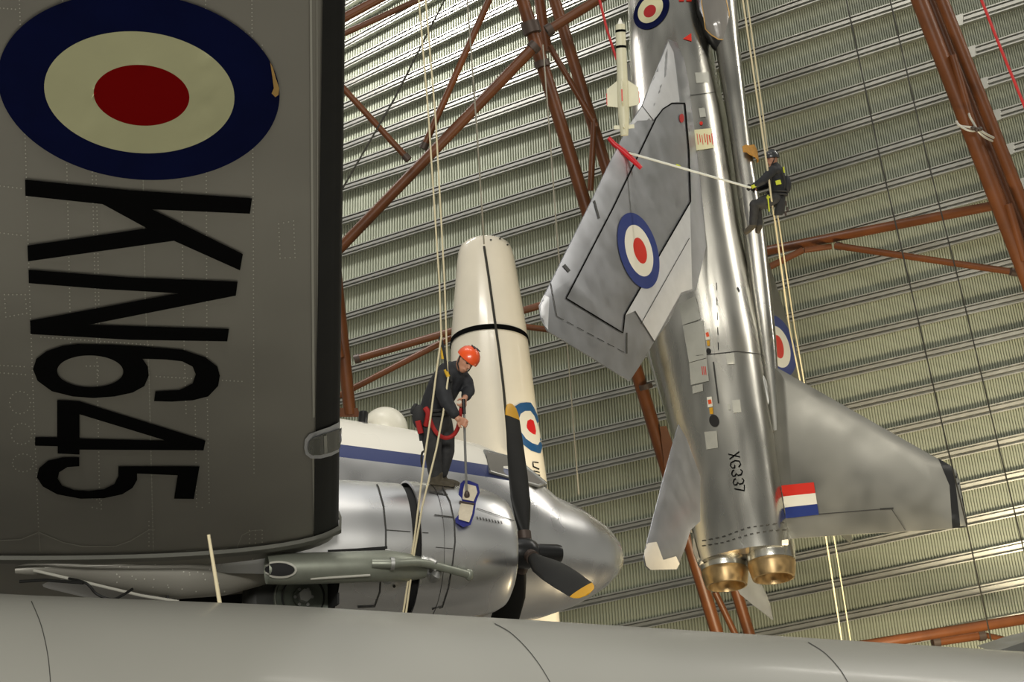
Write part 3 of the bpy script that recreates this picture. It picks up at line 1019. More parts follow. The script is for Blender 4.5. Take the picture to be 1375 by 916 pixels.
sh.tube(spline([NS(520, 744, .02), NS(556, 748, .02), NS(577, 754, .02), NS(586, 765, .02), NS(582, 776, .02), NS(560, 779, .02), NS(520, 778, .02)]), .05, 12)
sh.build('heat_shroud', M['aludull'], plane)
MB().tube([P(417, 777.5, dE-.47), P(497, 772.5, dE-.30)], .012, 8).build('drain_tube', M['seamlight'], plane)
m = MB()
stroke(nt1, [(440, 743), (480, 741), (520, 738)], 9, .01, m)
m.build('exhaust_slot', M['blackhole'], naco)
# propeller
prop = MB(); prop.lathe(HUB, DA, [(-.22, .13), (-.12, .16), (.02, .17), (.10, .13), (.12, .105), (.36, .10), (.40, .09), (.41, .0)], 28)
pro = prop.build('propeller_hub', M['blackgloss'], plane)
PHI = radians(6)
BST = [(.10, .055, .055, 0), (.22, .06, .055, 0), (.38, .10, .045, 8), (.60, .145, .032, 4), (.9, .155, .024, 0), (1.2, .148, .018, -3), (1.45, .135, .014, -5), (1.58, .13, .012, -6), (1.66, .115, .011, -6), (1.72, .085, .009, -6), (1.75, .03, .006, -6)]
for k in range(3):
    a = PHI+k*2*pi/3
    s_ = DU*cos(a)+DL*sin(a)
    tg = DA.cross(s_).normalized()
    def ringat(r_, hw, th, tw):
        an = radians(-64-tw)
        ch = (tg*cos(an)+DA*sin(an)); nn = ch.cross(s_)
        return [HUB+s_*r_+ch*(hw*cos(2*pi*j/20))+nn*(th*sin(2*pi*j/20)) for j in range(20)]
    b_ = MB().loft([ringat(*q) for q in BST if q[0] < 1.6])
    bo = b_.build('propeller_blade', M['boot'], pro)
    MB().loft([ringat(*q) for q in BST if q[0] > 1.55]).build('yellow_tip', M['yellow'], bo)
    MB().tube([HUB+s_*.08, HUB+s_*.24], .078, 16).build('blade_collar', M['bolt'], bo)
# main wheel half tucked into the nacelle
wc = P(403, 806, 12.75)
wa = DL
wh = MB().lathe(wc-wa*.15, wa, [(.02, .40), (0, .46), (.03, .53), (.09, .57), (.15, .58), (.21, .57), (.27, .53), (.30, .46), (.28, .40)], 48)
who = wh.build('main_wheel', M['tyre'], plane)
hb = MB().lathe(wc-wa*.19, wa, [(.0, .03), (.0, .10), (.03, .105), (.035, .20), (.02, .265), (.035, .29), (.06, .29), (.2, .28)], 36)
hbo = hb.build('wheel_hub', M['hub'], who)
for r_ in (.21, .285): MB().lathe(wc-wa*.19, wa, [(.03, r_-.008), (-.004, r_-.005), (-.004, r_+.005), (.06, r_+.008)], 36, 0, False).build('hub_ring', M['tyre'] if r_ < .25 else M['pipe'], hbo)
b_ = MB().lathe(wc-wa*.25, wa, [(-.05, .02), (-.05, .065), (.07, .07)], 6)
for k in range(6):
    a = 2*pi*k/6
    b_.tube([wc-wa*.20+(DA*cos(a)+DU*sin(a))*.085, wc-wa*.16+(DA*cos(a)+DU*sin(a))*.085], .016, 8)
b_.build('hub_bolts', M['aludull'], hbo)

# wings: outer starboard panel with the big markings
def airfoil(n=26, x1=1.0, up=.17, lo=.095):
    def yt(x, t): return t/.2*(.2969*sqrt(x)-.126*x-.3516*x*x+.2843*x**3-.1036*x**4)
    xs = [x1*(1-cos(pi*i/n))/2 if x1 == 1 else x1*(i/n)**1.6 for i in range(n+1)]
    return [(x, yt(x, up)) for x in xs[::-1]]+[(x, -yt(x, lo)) for x in xs[1:]]


RL = P(453, 704, 12.0)
RTE = P(-226, 744, 10.7)
TL = P(460.5, -30, 6.15)
cd = (RTE-RL).normalized(); RC = (RTE-RL).length
sd = (TL-RL).normalized(); SL = (TL-RL).length
wn = cd.cross(sd).normalized()
if wn.dot(FW) < 0: wn = -wn                # up, away from the viewer
def wsec(t, af, grow=0.0, c0=None):
    c = c0 or (RC-.24*t)
    le = RL+sd*t
    return [le+cd*(x*c)+wn*(y*c+(grow if y >= 0 else -grow))-(cd*grow if x < .01 else cd*0) for x, y in af]


AF = airfoil()
ow = MB()
ts = [i*.5 for i in range(0, 19)]+[9.4, 9.7, 9.9, 10.0]
ow.loft([wsec(t, AF, 0, None if t <= 9 else (RC-.24*t)*sqrt(max(.02, 1-((t-9)/1.02)**2))) for t in ts], cap=True)
wt2 = bvh(ow)
dots = MB()
def rivets(pts, step=5.2, rpx=1.0):
    for i in range(len(pts)-1):
        a, b = pts[i], pts[i+1]
        n = max(1, int(math.hypot(b[0]-a[0], b[1]-a[1])/step))
        for k in range(n):
            p = lr(a, b, k/n)
            c = [hit(wt2, p[0]+rpx*cos(j*pi/2.5), p[1]+rpx*sin(j*pi/2.5), .004) for j in range(5)]
            if all(c): dots.add(c, [(0, 1, 2, 3, 4)], 0, False)


for L in ([(26, 0), (34, 190), (40, 400), (45, 540), (52, 712)], [(84, -5), (92, 314), (95, 470)], [(118, -5), (126, 314), (130, 470), (134, 680)], [(123, -5), (131, 314), (134, 470)], [(188, -5), (195, 400), (200, 500), (206, 738)],
          [(242, 55), (246, 420), (250, 560)], [(276, -5), (278, 520), (281, 680)], [(338, -5), (340, 300), (341, 640)], [(352, 60), (352, 130)], [(0, 249), (34, 253)], [(0, 312), (34, 316)], [(0, 10), (26, 12)], [(170, 20), (235, 30)], [(280, 32), (340, 45)],
          [(55, 452), (210, 463)], [(210, 505), (330, 512)], [(262, 545), (264, 680), (279, 682)], [(200, 700), (200, 738)], [(335, 712), (335, 740)], [(343, 712), (343, 740)], [(352, 712), (352, 738)],
          [(0, 490), (38, 492)], [(0, 500), (40, 503)], [(374, 300), (394, 296), (396, 345), (376, 346), (374, 300)], [(116, 491), (132, 491), (132, 510)], [(92, 74), (118, 74)], [(92, 82), (118, 82)], [(244, 98), (276, 104)], [(250, 106), (276, 108)],
          [(118, 667), (136, 672), (136, 683), (118, 680)], [(6, 395), (34, 395), (36, 420), (8, 425), (6, 395)]):
    rivets(L)
for c in ((27, 540, 14, 15), (29, 582, 14, 14), (31, 621, 14, 12)): rivets(ellipse(c[0], c[1], c[2], c[3], 0, 16)+[(c[0]+c[2], c[1])], 4)
seams = MB()
for L, wv in (([(188, -5), (195, 400), (200, 500), (206, 740)], .7), ([(417, -5), (419, 300), (421, 560)], 3.0), ([(425, -5), (426, 300), (426, 560)], 1.0), ([(420, 612), (422, 725)], 2.4), ([(426, 612), (427, 725)], .8),
              ([(0, 725), (28, 724), (52, 714), (85, 728), (110, 733), (155, 733), (175, 726), (200, 711), (208, 711)], 1.0), ([(250, 739), (290, 738), (305, 735)], .8), ([(318, 735), (325, 718), (338, 712), (352, 711)], .8), ([(52, 712), (54, 740)], .8)):
    stroke(wt2, L, wv, .005, seams, step=12)
ow.join(dots, 1); ow.join(seams, 2)
owo = ow.build('outer_wing', [M['wing'], M['rivet'], M['seamlight']], plane)
# de-icing boot
bt = MB()
bt.loft([wsec(t, airfoil(12, max(.02, (.235-.019*t)/(RC-.24*t))), .012) for t in ts[:19]], cap=False, close=False)
bto = bt.build('deicing_boot', M['boot'], owo)
wb = bvh(ow, bt)
lo_ = [(408, 600), (409, 589), (415, 581.5), (430, 576), (442, 572), (454, 566), (454, 606), (444, 611), (430, 614.5), (417, 614.5), (410, 609)]
li_ = [(412.5, 600), (414, 591), (419, 586), (430, 581.5), (442, 578), (456, 573), (456, 600), (444, 605), (430, 608.5), (419, 609), (414, 606)]
ll = decal(wb, [lo_], .010, 4).build('landing_light', M['pale'], owo)
decal(wb, [li_], .020, 4).build('lamp_glass', M['lens'], ll)
decal(wb, [[(433, 582), (437, 581), (438, 604), (434, 606)]], .026, 3).build('lamp_reflector', M['panel'], ll)
# root fairing strip
fs_ = MB()
fs_.loft([wsec(-.06, AF, .03), wsec(-.03, AF, .045), wsec(.06, AF, .045), wsec(.09, AF, .02)], cap=False)
fs_.build('root_fairing', M['sealgrey'], owo)
# serial and roundel
def mk(name, loops, m_, parent=owo, off=.010, step=14):
    return decal(wb, loops, off, step).build(name, m_, parent)


r1 = [ellipse(186, 114, 188, 126, .15, 120)]
i1 = [ellipse(187, 122, 127, 82, .14, 100)]
i2 = [ellipse(190, 126, 64, 41, .12, 80)]
rd = mk('roundel', r1+i1, M['navy'])
mk('white_ring', i1+i2, M['cream'], rd); mk('red_disc', i2, M['red'], rd)
A = lambda pts: sc(pts, 0, 220, 2.8625)
B = lambda pts: sc(pts, 0, 500, 2.8625)
mk('serial_letter', [A([(97, 55), (500, 96), (968, 127), (960, 187), (585, 170), (933, 342), (922, 405), (668, 291), (108, 370), (106, 309), (565, 243), (395, 150), (98, 118)])], M['black'])
mk('serial_letter', [A([(110, 402), (500, 432), (913, 448), (906, 502), (340, 614), (880, 630), (873, 678), (500, 672), (118, 650), (116, 598), (685, 493), (400, 477), (111, 454)])], M['black'])
mk('serial_digit', [A([(300, 688), (430, 691), (560, 698), (700, 710), (790, 740), (835, 775), (845, 810), (838, 850), (800, 890), (740, 905), (660, 910), (592, 908), (597, 870), (690, 865), (740, 840), (752, 805), (740, 775), (700, 755), (640, 748), (548, 745),
                       (568, 775), (572, 810), (555, 850), (510, 875), (440, 890), (360, 896), (280, 890), (200, 870), (145, 830), (127, 785), (140, 745), (180, 715), (240, 695)]), A(ellipse(347, 793, 127, 61, .05))], M['black'])
mk('serial_digit', [B([(220, 102), (305, 107), (790, 258), (782, 296), (306, 293), (306, 312), (222, 308), (222, 280), (135, 278), (135, 245), (220, 245)]), B([(306, 157), (306, 250), (640, 259)])], M['black'])
mk('serial_digit', [B([(767, 357), (745, 483), (669, 482), (683, 392), (527, 385), (527, 410), (510, 440), (470, 465), (400, 480), (310, 482), (220, 465), (165, 435), (142, 400), (150, 365), (185, 335), (240, 323), (305, 322), (305, 357), (260, 360), (228, 380),
                       (222, 405), (240, 432), (285, 448), (340, 452), (400, 445), (440, 425), (455, 395), (455, 357)])], M['black'])
mk('painted_glint', [[(362, 80), (366, 88), (370, 103), (374, 115), (373, 124), (369, 127), (364, 122), (367, 115), (365, 100)]], M['amber'], rd, .018, 4)  # bright glint on the roundel, painted on as an amber patch
# centre section between nacelle and fuselage, and the far wing
inb = K(-2.2, .2, -.1)
cs = MB()
def csec(p, c): return [p+cd*(x*c)+wn*(y*c) for x, y in AF]
wn_in = (DU-cd*DU.dot(cd)).normalized()
rootsec = wsec(-.05, AF)
insec = [K(-2.05, 2.0, -.28)+cd*(x*RC)+wn_in*(y*RC) for x, y in AF]
cs.loft([rootsec, [(a+b)/2 for a, b in zip(rootsec, insec)], insec])
cso = cs.build('wing_centre_section', M['wing'], plane)
pl_ = MB()
s2 = [K(-2.05, 3.6, -.28), K(-2.05, 7.1, -.2), K(-3.0, 11, .2), K(-4.3, 16.5, .75)]
pl_.loft([[p+cd*(x*c)+wn_in*(y*c) for x, y in AF] for p, c in zip(s2, (4.3, 4.3, 3.3, 1.9))])
pl_.build('outer_wing', M['wing'], plane)
# nacelle tail cone with a hose below it
tl = MB()
TLP = [(440, 756, 25, 12.75), (365, 756, 26, 12.5), (335, 760, 30, 12.35), (297, 768, 32, 12.15), (240, 771, 33, 11.9), (170, 765, 28, 11.7), (110, 762, 20, 11.5), (60, 762, 12, 11.3), (20, 766, 5, 11.2)]
tl.tube([P(a, b, d) for a, b, r_, d in TLP], [r_*d/FL for a, b, r_, d in TLP], 28)
tlo = tl.build('nacelle_tail_cone', M['wing'], plane)
tlt = bvh(tl)
m = MB()
for i in range(34):
    p = (150+random.random()*180, 752+random.random()*44)
    decal(tlt, [ellipse(p[0], p[1], 1, 1, 0, 6)], .008, 2, m)
stroke(tlt, [(60, 762), (190, 758)], 1.2, .008, m); stroke(tlt, [(245, 754), (330, 750)], 1.2, .008, m)
absorb(tlo, m, M['rivet'])
hz = MB()
hz.tube(spline([P(88, 776, 11.2), P(115, 783, 11.1), P(130, 798, 11.1), P(150, 805, 11.1), P(165, 799, 11.1), P(178, 791, 11.2)]), .012, 8)
hz.tube([P(26, 781, 11.1), P(60, 779, 11.15), P(112, 783, 11.1)], .014, 8)
hz.build('drain_hose', M['boot'], plane)
MB().tube([P(45, 766, 11.15), P(110, 781, 11.2), P(190, 800, 11.4), P(240, 808, 11.5)], .014, 8).build('flap_edge_strip', M['seamlight'], plane)
MB().ell(P(339, 749, 11.95), RT*.018, UP*.018, FW*.018, 0, 10, 8).build('position_lamp', M['rwhite'], plane)

#@@FRONT
# ------------------------------------------------------------------ the pale fuselage in front
FG = [(-500, 788, 8.0), (-150, 797, 8.3), (0, 805, 8.45), (345, 818, 8.9), (690, 838, 9.4), (1040, 860, 9.95), (1375, 881, 10.5), (1700, 906, 11.1), (2100, 940, 11.8)]
gm = MB()
cent = []
for x, yt_, d in FG:
    R_ = 1.55-.00008*x
    up_ = (UP+FW*.1).normalized()
    cent.append((P(x, yt_, d)-UP*R_*1.0, R_))
axf = (cent[-1][0]-cent[0][0]).normalized()
e1 = (Z-axf*Z.dot(axf)).normalized(); e2 = axf.cross(e1)
gm.loft([[c+(e1*cos(2*pi*k/72)+e2*sin(2*pi*k/72))*r_ for k in range(72)] for c, r_ in cent])
gb = empty('aircraft_fuselage', cent[4][0]-Z*1.5, 'smooth pale grey aircraft fuselage running along the bottom edge of view', 'aircraft fuselage')
gbo = gm.build('hull_skin', M['fg'], gb)
gt = bvh(gm)
m = MB()
for L in ([(664, 838), (685, 850), (706, 870), (724, 893), (738, 916), (745, 930)], [(1085, 863), (1108, 878), (1128, 900), (1140, 920)], [(42, 808), (55, 840), (64, 880), (68, 920)]):
    stroke(gt, [(p[0], p[1]) for p in spline([V((a, b, 0)) for a, b in L], 5)], 1.1, .004, m, step=4)
absorb(gbo, m, M['seam'])
MB().tube([P(297, 822, 9.2), P(280, 718, 9.25)], [.016, .012], 10).build('whip_aerial', M['rope'], gb)
# pale wing edge of another aircraft at the lower right
oe = MB()
oe.prism([P(1334, 876, 14), P(1376, 862, 14.4), P(1440, 846, 15), P(1440, 884, 15), P(1376, 880, 14.4)], FW*.5+UP*-.05)
tag(oe.build('aircraft_wing', M['aludull']), 'tip of a pale grey wing edge in the lower right corner above the fuselage', 'aircraft wing')

#@@PEOPLE
# ------------------------------------------------------------------ people
def figure(name, parent, mbd, m_, vox=.010, sm=4):
    o = mbd.build(name, m_, parent)
    md_ = o.modifiers.new('join', 'REMESH'); md_.mode = 'VOXEL'; md_.voxel_size = vox; md_.use_smooth_shade = True
    s = o.modifiers.new('soften', 'SMOOTH'); s.iterations = sm; s.factor = .5
    return o


def limb(mb, pts, rs, seg=14):
    mb.tube(pts, rs, seg)
    for p, r_ in zip(pts, rs): mb.ell(V(p), RT*r_, UP*r_, FW*r_, 0, 12, 8)
    return mb


def hand(mb, wrist, palm_end, side, curl, s=1.0):
    """palm, four bent fingers of different length and a thumb from the palm's side"""
    a = (palm_end-wrist); L = a.length; a = a/L
    side = (side-a*side.dot(a)).normalized(); curl = (curl-a*curl.dot(a)).normalized()
    rings = []
    for t, w_, th in ((0, .028, .02), (.35, .036, .017), (.8, .042, .015), (1, .040, .013)):
        c = wrist+a*L*t
        rings.append([c+(side*cos(2*pi*k/14)*w_+curl*sin(2*pi*k/14)*th)*s for k in range(14)])
    mb.loft(rings)
    for i, fl in enumerate((.070, .080, .075, .058)):
        b = wrist+a*L*.93+side*((-.030+.020*i)*s)
        p1 = b+(a*.75+curl*.65)*fl*.45*s; p2 = p1+(a*.05+curl*1.0)*fl*.32*s; p3 = p2+(-a*.6+curl*.7)*fl*.25*s
        mb.tube([b, p1, p2, p3], [.0105*s, .0098*s, .009*s, .0075*s], 10)
    b = wrist+a*L*.3-side*.032*s
    mb.tube([b, b-side*.022*s+a*.028*s+curl*.018*s, b-side*.012*s+a*.05*s+curl*.042*s], [.013*s, .0115*s, .009*s], 10)


def head(mb, c, face, up, s=1.0):
    face = face.normalized(); up = (up-face*up.dot(face)).normalized(); sd_ = face.cross(up)
    mb.ell(c, sd_*.078*s, face*.098*s, up*.115*s, 0, 24, 18)
    mb.ell(c+face*.035*s-up*.065*s, sd_*.055*s, face*.058*s, up*.062*s, 0, 18, 12)       # jaw
    mb.tube([c+face*.094*s+up*.012*s, c+face*.122*s-up*.028*s, c+face*.095*s-up*.036*s], [.010*s, .016*s, .012*s], 10)   # nose
    mb.tube([c+face*.086*s-up*.066*s-sd_*.024*s, c+face*.096*s-up*.066*s, c+face*.086*s-up*.066*s+sd_*.024*s], .0095*s, 8)  # lips
    mb.tube([c+face*.088*s+up*.022*s-sd_*.045*s, c+face*.098*s+up*.026*s, c+face*.088*s+up*.022*s+sd_*.045*s], .010*s, 8)  # brow
    for q in (-1, 1):
        mb.ell(c+sd_*.080*s*q-up*.01*s-face*.005*s, sd_*.012*s, face*.022*s, up*.034*s, 0, 10, 8)


def face_bits(parent, c, face, up, s=1.0):
    face = face.normalized(); up = (up-face*up.dot(face)).normalized(); sd_ = face.cross(up)
    for q in (-1, 1):
        MB().ell(c+face*.086*s+up*.004*s+sd_*.032*s*q, sd_*.016*s, face*.012*s, up*.008*s, 0, 10, 8).build('eye', M['blackgloss'], parent)


def helmet(parent, c, face, up, m_, s=1.0):
    face = face.normalized(); up = (up-face*up.dot(face)).normalized(); sd_ = face.cross(up)
    h_ = MB(); rings = []
    for i in range(11):
        a = pi*.56*i/10
        rings.append([c+up*(.045+.118*cos(a))*s+(sd_*.108*cos(2*pi*k/28)+face*(.132*sin(2*pi*k/28)))*max(sin(a), .01)*s for k in range(28)])
    rings.append([p-(p-c).normalized()*.012*s for p in rings[-1]])
    h_.loft(rings, cap=False)
    ho = h_.build('helmet', m_, parent)
    v_ = MB()
    for q in (-.035, 0, .035):
        v_.tube([c+up*.163*s+sd_*q*s-face*.03*s, c+up*.163*s+sd_*q*s+face*.04*s], .007*s, 8)
    v_.build('helmet_vents', M['helmetb'], ho)
    st = MB()
    for q in (-1, 1):
        st.tube([c+sd_*q*.095*s+up*.02*s, c+sd_*q*.082*s-up*.06*s+face*.03*s, c-up*.118*s+face*.055*s], .007*s, 8)
    st.build('chin_strap', M['strap'], ho)
    return ho


# ---- worker standing on the nacelle
d1 = 13.25
w1 = empty('person', P(592, 651, d1), 'person in an orange helmet and black jacket bending forward with a mop on the engine', 'person')
hc = P(625, 485, d1-.12)
fdir = (RT*.45-UP*.45-FW*.77)
hup = (UP*.75+RT*.50)
bd = MB()
head(bd, hc, fdir, hup, .98)
limb(bd, [P(606, 500, d1), P(616, 493, d1-.08)], [.06, .058])
limb(bd, [P(607, 503, d1), P(597, 522, d1), P(588, 542, d1), P(583, 560, d1)], [.13, .125, .115, .13])
# far arm (upper hand) and near arm (lower hand)
ua = [P(619, 506, d1+.05), P(629, 525, d1+.0), P(623, 537, d1-.22)]
la = [P(592, 509, d1-.16), P(600, 541, d1-.30), P(615, 563, d1-.36)]
limb(bd, ua, [.055, .042, .028]); limb(bd, la, [.055, .042, .028])
hand(bd, P(624, 535, d1-.20), P(622.5, 545, d1-.27), FW*.6+RT*.4, -RT*.8-FW*.4, 1.0)
hand(bd, P(614, 562, d1-.36), P(624, 567.5, d1-.34), UP, -FW-UP*.2, 1.05)
lg1 = [P(579, 568, d1-.08), P(581, 606, d1-.12), P(586, 640, d1-.06)]
lg2 = [P(592, 568, d1+.08), P(599, 606, d1+.06), P(591.5, 640, d1+.08)]
limb(bd, lg1, [.085, .058, .04]); limb(bd, lg2, [.085, .058, .04])
body1 = figure('body', w1, bd, M['skin'], .008, 3)
face_bits(body1, hc, fdir, hup, .98)
jk = MB()
limb(jk, [P(610, 499, d1-.02), P(604, 506, d1), P(595, 522, d1), P(586, 540, d1), P(582, 552, d1)], [.10, .165, .17, .155, .15])
jk.ell(P(597, 511, d1), RT*.16+UP*.05, UP*.12, FW*.24, 0, 18, 12)
limb(jk, [ua[0], P(626, 514, d1+.03), ua[1], P(626, 532, d1-.12)], [.088, .08, .072, .055])
limb(jk, [la[0], P(595, 525, d1-.24), la[1], P(610, 556, d1-.345)], [.092, .085, .075, .056])
limb(jk, [P(606, 497, d1), P(613, 494, d1-.06)], [.085, .078])
figure('jacket', w1, jk, M['jacket'], .012, 4)
tr = MB()
limb(tr, [P(583, 552, d1), P(585, 566, d1)], [.155, .16])
limb(tr, [lg1[0], P(580, 588, d1-.11), lg1[1], P(584, 634, d1-.07)], [.125, .11, .092, .075])
limb(tr, [lg2[0], P(597, 588, d1+.08), lg2[1], P(592.5, 634, d1+.08)], [.125, .11, .092, .075])
figure('trousers', w1, tr, M['trouser'], .012, 4)
for q, dd in ((lg1[2], -.06), (lg2[2], .10)):
    x0 = proj(q)[0]
    b_ = MB()
    b_.tube([P(x0, 634, d1+dd), P(x0, 645, d1+dd)], [.072, .066], 14)
    b_.ell(P(x0+1, 646, d1+dd), RT*.075, UP*.042, FW*.06, 0, 14, 10)
    b_.ell(P(x0+11, 647.5, d1+dd), RT*.125-UP*.015, UP*.036, FW*.055, 0, 16, 10)
    b_.box(P(x0+8, 650.5, d1+dd), RT*.27-UP*.03, UP*.025, FW*.10)
    figure('boot', w1, b_, M['boots'], .010, 3)
helmet(w1, hc, fdir, hup, M['orange'], 1.06)
hs = MB()
for (x, y, rr_, tl_) in ((583, 551, .175, .0), (584, 556, .178, .0)):
    c = P(x, y, d1); ring = [c+(RT*cos(2*pi*k/24)*rr_)+(FW*sin(2*pi*k/24)*rr_*1.02)+UP*.02*cos(2*pi*k/24) for k in range(25)]
    hs.tube(ring, .018, 8)
hs.tube(spline([P(576, 556, d1-.18), P(580, 530, d1-.2), P(590, 510, d1-.22), P(600, 500, d1-.2)]), .014, 8)
hs.tube(spline([P(597, 556, d1-.16), P(604, 530, d1-.18), P(606, 510, d1-.2), P(604, 500, d1-.18)]), .014, 8)
hs.build('harness_belt', M['strap'], w1)
hr = MB()
hr.tube(spline([P(574, 552, d1-.2), P(579, 568, d1-.24), P(586, 581, d1-.26), P(597, 588, d1-.24), P(608, 585, d1-.22), P(615, 574, d1-.24), P(618, 556, d1-.25), P(620, 545, d1-.25)]), .022, 8)
hr.tube(spline([P(571, 548, d1-.2), P(575, 556, d1-.22), P(572, 572, d1-.2)]), .03, 8)
hr.build('red_sling', M['harness'], w1)
bg = MB()
bg.ell(P(563, 560, d1-.16), RT*.075, UP*.13, FW*.07, 0, 14, 10); bg.ell(P(556, 549, d1-.14), RT*.04+UP*.03, UP*.05, FW*.04, 0, 12, 8)
bgo = bg.build('tool_pouch', M['strap'], w1)
tl2 = MB(); tl2.tube([P(561, 565, d1-.24), P(565, 582, d1-.24)], .03, 8); tl2.build('red_tool', M['harness'], bgo)
tl3 = MB(); tl3.tube([P(565, 577, d1-.2), P(565.5, 592, d1-.2)], [.03, .018], 8); tl3.build('hanging_tool', M['jacket'], bgo)
rg = MB()
rg.tube([P(593.5, 466, d1-.24), P(595.5, 482, d1-.24)], .024, 8); rg.tube([P(598, 496, d1-.25), P(602, 506, d1-.25)], .02, 8)
rgo = rg.build('rope_grab', M['ropegrab'], w1)
rg = MB(); rg.tube(spline([P(591, 452, d1-.24), P(594, 464, d1-.25), P(598, 484, d1-.25), P(600, 500, d1-.25), P(606, 512, d1-.22)]), .017, 8)
rg.build('lanyard', M['strap'], rgo)
# foot loop held by the leg
MB().tube(spline([P(572, 606, d1-.2), P(567, 608, d1-.2), P(566, 620, d1-.2), P(568, 628, d1-.2)]), .012, 8).build('foot_loop', M['strap'], w1)
# mop
mp = empty('mop', P(625, 706, d1-.6), 'long handled mop with a pale pad edged in blue held against the cowling', 'mop')
mT = (NS(628, 655, .16)-CAM).dot(FW); mB = (NS(622, 706, .07)-CAM).dot(FW)
def PM(x, y, o=0): return P(x, y, mT+(mB-mT)*(y-655)/51+o)


hd = MB(); hd.tube([P(622.5, 536, d1-.29), PM(626.5, 664, -.03)], .013, 10); hd.build('handle', M['poleg'], mp)
hg = MB(); hg.tube([P(622.5, 536, d1-.29), P(623.3, 556, d1-.31)], .018, 10); hg.build('grip', M['blackgloss'], mp)
pd = MB()
ol = [(622, 646), (630, 646), (642, 651), (644, 662), (639, 675), (637, 690), (632, 705), (622, 708), (612, 702), (610, 690), (614, 676), (616, 662), (618, 650)]
pd.prism([PM(x, y) for x, y in ol], FW*.05); pdo = pd.build('mop_pad', M['mopblue'], mp)
pc = MB(); pc.prism([PM(x, y, -.005) for x, y in [(624, 649), (639, 653), (641, 661), (636, 673), (621, 670), (622, 658)]], FW*-.02)
pc.prism([PM(x, y, -.005) for x, y in [(619, 675), (636, 678), (634, 690), (630, 701), (616, 697), (616, 687)]], FW*-.02)
pc.build('pad_plate', M['mopwhite'], pdo)
pj = MB(); pj.ell(PM(627, 665, -.04), RT*.03, UP*.05, FW*.02, 0, 10, 8); pj.tube([PM(617, 674, -.03), PM(637, 677, -.03)], .012, 8); pj.build('swivel_joint', M['bolt'], mp)

# ---- worker hanging beside the jet spine
d2 = 23.0
w2 = empty('person', P(1010, 316, d2), 'person in black with a dark helmet hanging in a rope harness beside the jet', 'person')
hc2 = P(1037, 214, d2-.02)
f2 = (-RT*.95-FW*.25-UP*.08); u2 = UP*.98-RT*.1
bd = MB()
head(bd, hc2, f2, u2, .98)
limb(bd, [P(1040, 224, d2), P(1038, 219, d2)], [.06, .056])
limb(bd, [P(1040, 229, d2), P(1043, 245, d2), P(1043, 258, d2), P(1042, 266, d2)], [.13, .13, .125, .14])
ar1 = [P(1037, 229, d2-.18), P(1024, 243, d2-.26), P(1010, 251, d2-.2)]
ar2 = [P(1041, 229, d2+.18), P(1028, 249, d2+.18), P(1014, 254, d2+.05)]
for a_ in (ar1, ar2): limb(bd, a_, [.055, .042, .03])
for gs_, gm_ in ((1.14, 'glove'),):
    for q in ((P(1010, 251, d2-.2), P(1004.5, 250.5, d2-.17), UP, FW-UP*.2), (P(1014, 254, d2+.05), P(1008.5, 253, d2-.02), UP, -FW-UP*.2)):
        g = MB(); hand(g, *q, gs_); figure(gm_, w2, g, M['strap'], .008, 2)
hand(bd, P(1010, 251, d2-.2), P(1004.5, 250.5, d2-.17), UP, FW-UP*.2, 1.0)
hand(bd, P(1014, 254, d2+.05), P(1008.5, 253, d2-.02), UP, -FW-UP*.2, 1.0)
l1 = [P(1040, 267, d2-.10), P(1013, 275, d2-.16), P(1011, 303, d2-.10)]
l2 = [P(1041, 267, d2+.10), P(1016, 279, d2+.10), P(1019, 304, d2+.08)]
for a_ in (l1, l2): limb(bd, a_, [.085, .058, .042])
bd.tube([l1[2], P(1003, 312, d2-.1)], [.042, .034], 10); bd.tube([l2[2], P(1016, 312, d2+.08)], [.042, .034], 10)
body2 = figure('body', w2, bd, M['skin'], .010, 3)
face_bits(body2, hc2, f2, u2, .98)
jk = MB()
limb(jk, [P(1040, 225, d2), P(1041, 232, d2), P(1044, 246, d2), P(1044, 260, d2)], [.11, .165, .165, .155])
jk.ell(P(1040, 230, d2), RT*.14, UP*.10, FW*.24, 0, 16, 12)
for a_ in (ar1, ar2): limb(jk, [a_[0], (a_[0]+a_[1])/2, a_[1], a_[1]+(a_[2]-a_[1])*.8], [.09, .082, .074, .055])
figure('jacket', w2, jk, M['jacket'], .014, 4)
tr = MB()
limb(tr, [P(1044, 258, d2), P(1042, 267, d2)], [.155, .165])
for a_ in (l1, l2): limb(tr, [a_[0], (a_[0]+a_[1])/2, a_[1], a_[1]+(a_[2]-a_[1])*.88], [.13, .115, .095, .075])
figure('trousers', w2, tr, M['trouser'], .014, 4)
for a_, tip in ((l1, (1000, 314)), (l2, (1017, 313.5))):
    dd = (a_[2]-CAM).dot(FW)
    b_ = MB(); t_ = P(tip[0], tip[1], dd)
    b_.tube([a_[2]+(a_[1]-a_[2])*.18, a_[2], a_[2]+(t_-a_[2])*.35], [.07, .066, .06], 12)
    b_.tube([a_[2]+(t_-a_[2])*.1, a_[2]+(t_-a_[2])*.6, t_], [.062, .056, .036], 12)
    figure('boot', w2, b_, M['boots'], .012, 3)
helmet(w2, hc2, f2, u2, M['helmetb'], 1.06)
hs = MB()
for y, rr_ in ((258, .175), (262, .178)):
    c = P(1043.5, y, d2); hs.tube([c+RT*cos(2*pi*k/24)*rr_+FW*sin(2*pi*k/24)*rr_ for k in range(25)], .02, 8)
hs.tube(spline([P(1036, 258, d2-.18), P(1035, 245, d2-.2), P(1037, 231, d2-.2), P(1042, 223, d2-.12)]), .016, 8)
hs.tube(spline([P(1052, 258, d2-.12), P(1054, 245, d2-.12), P(1050, 232, d2-.16), P(1043, 223, d2-.12)]), .016, 8)
hso = hs.build('harness', M['strap'], w2)
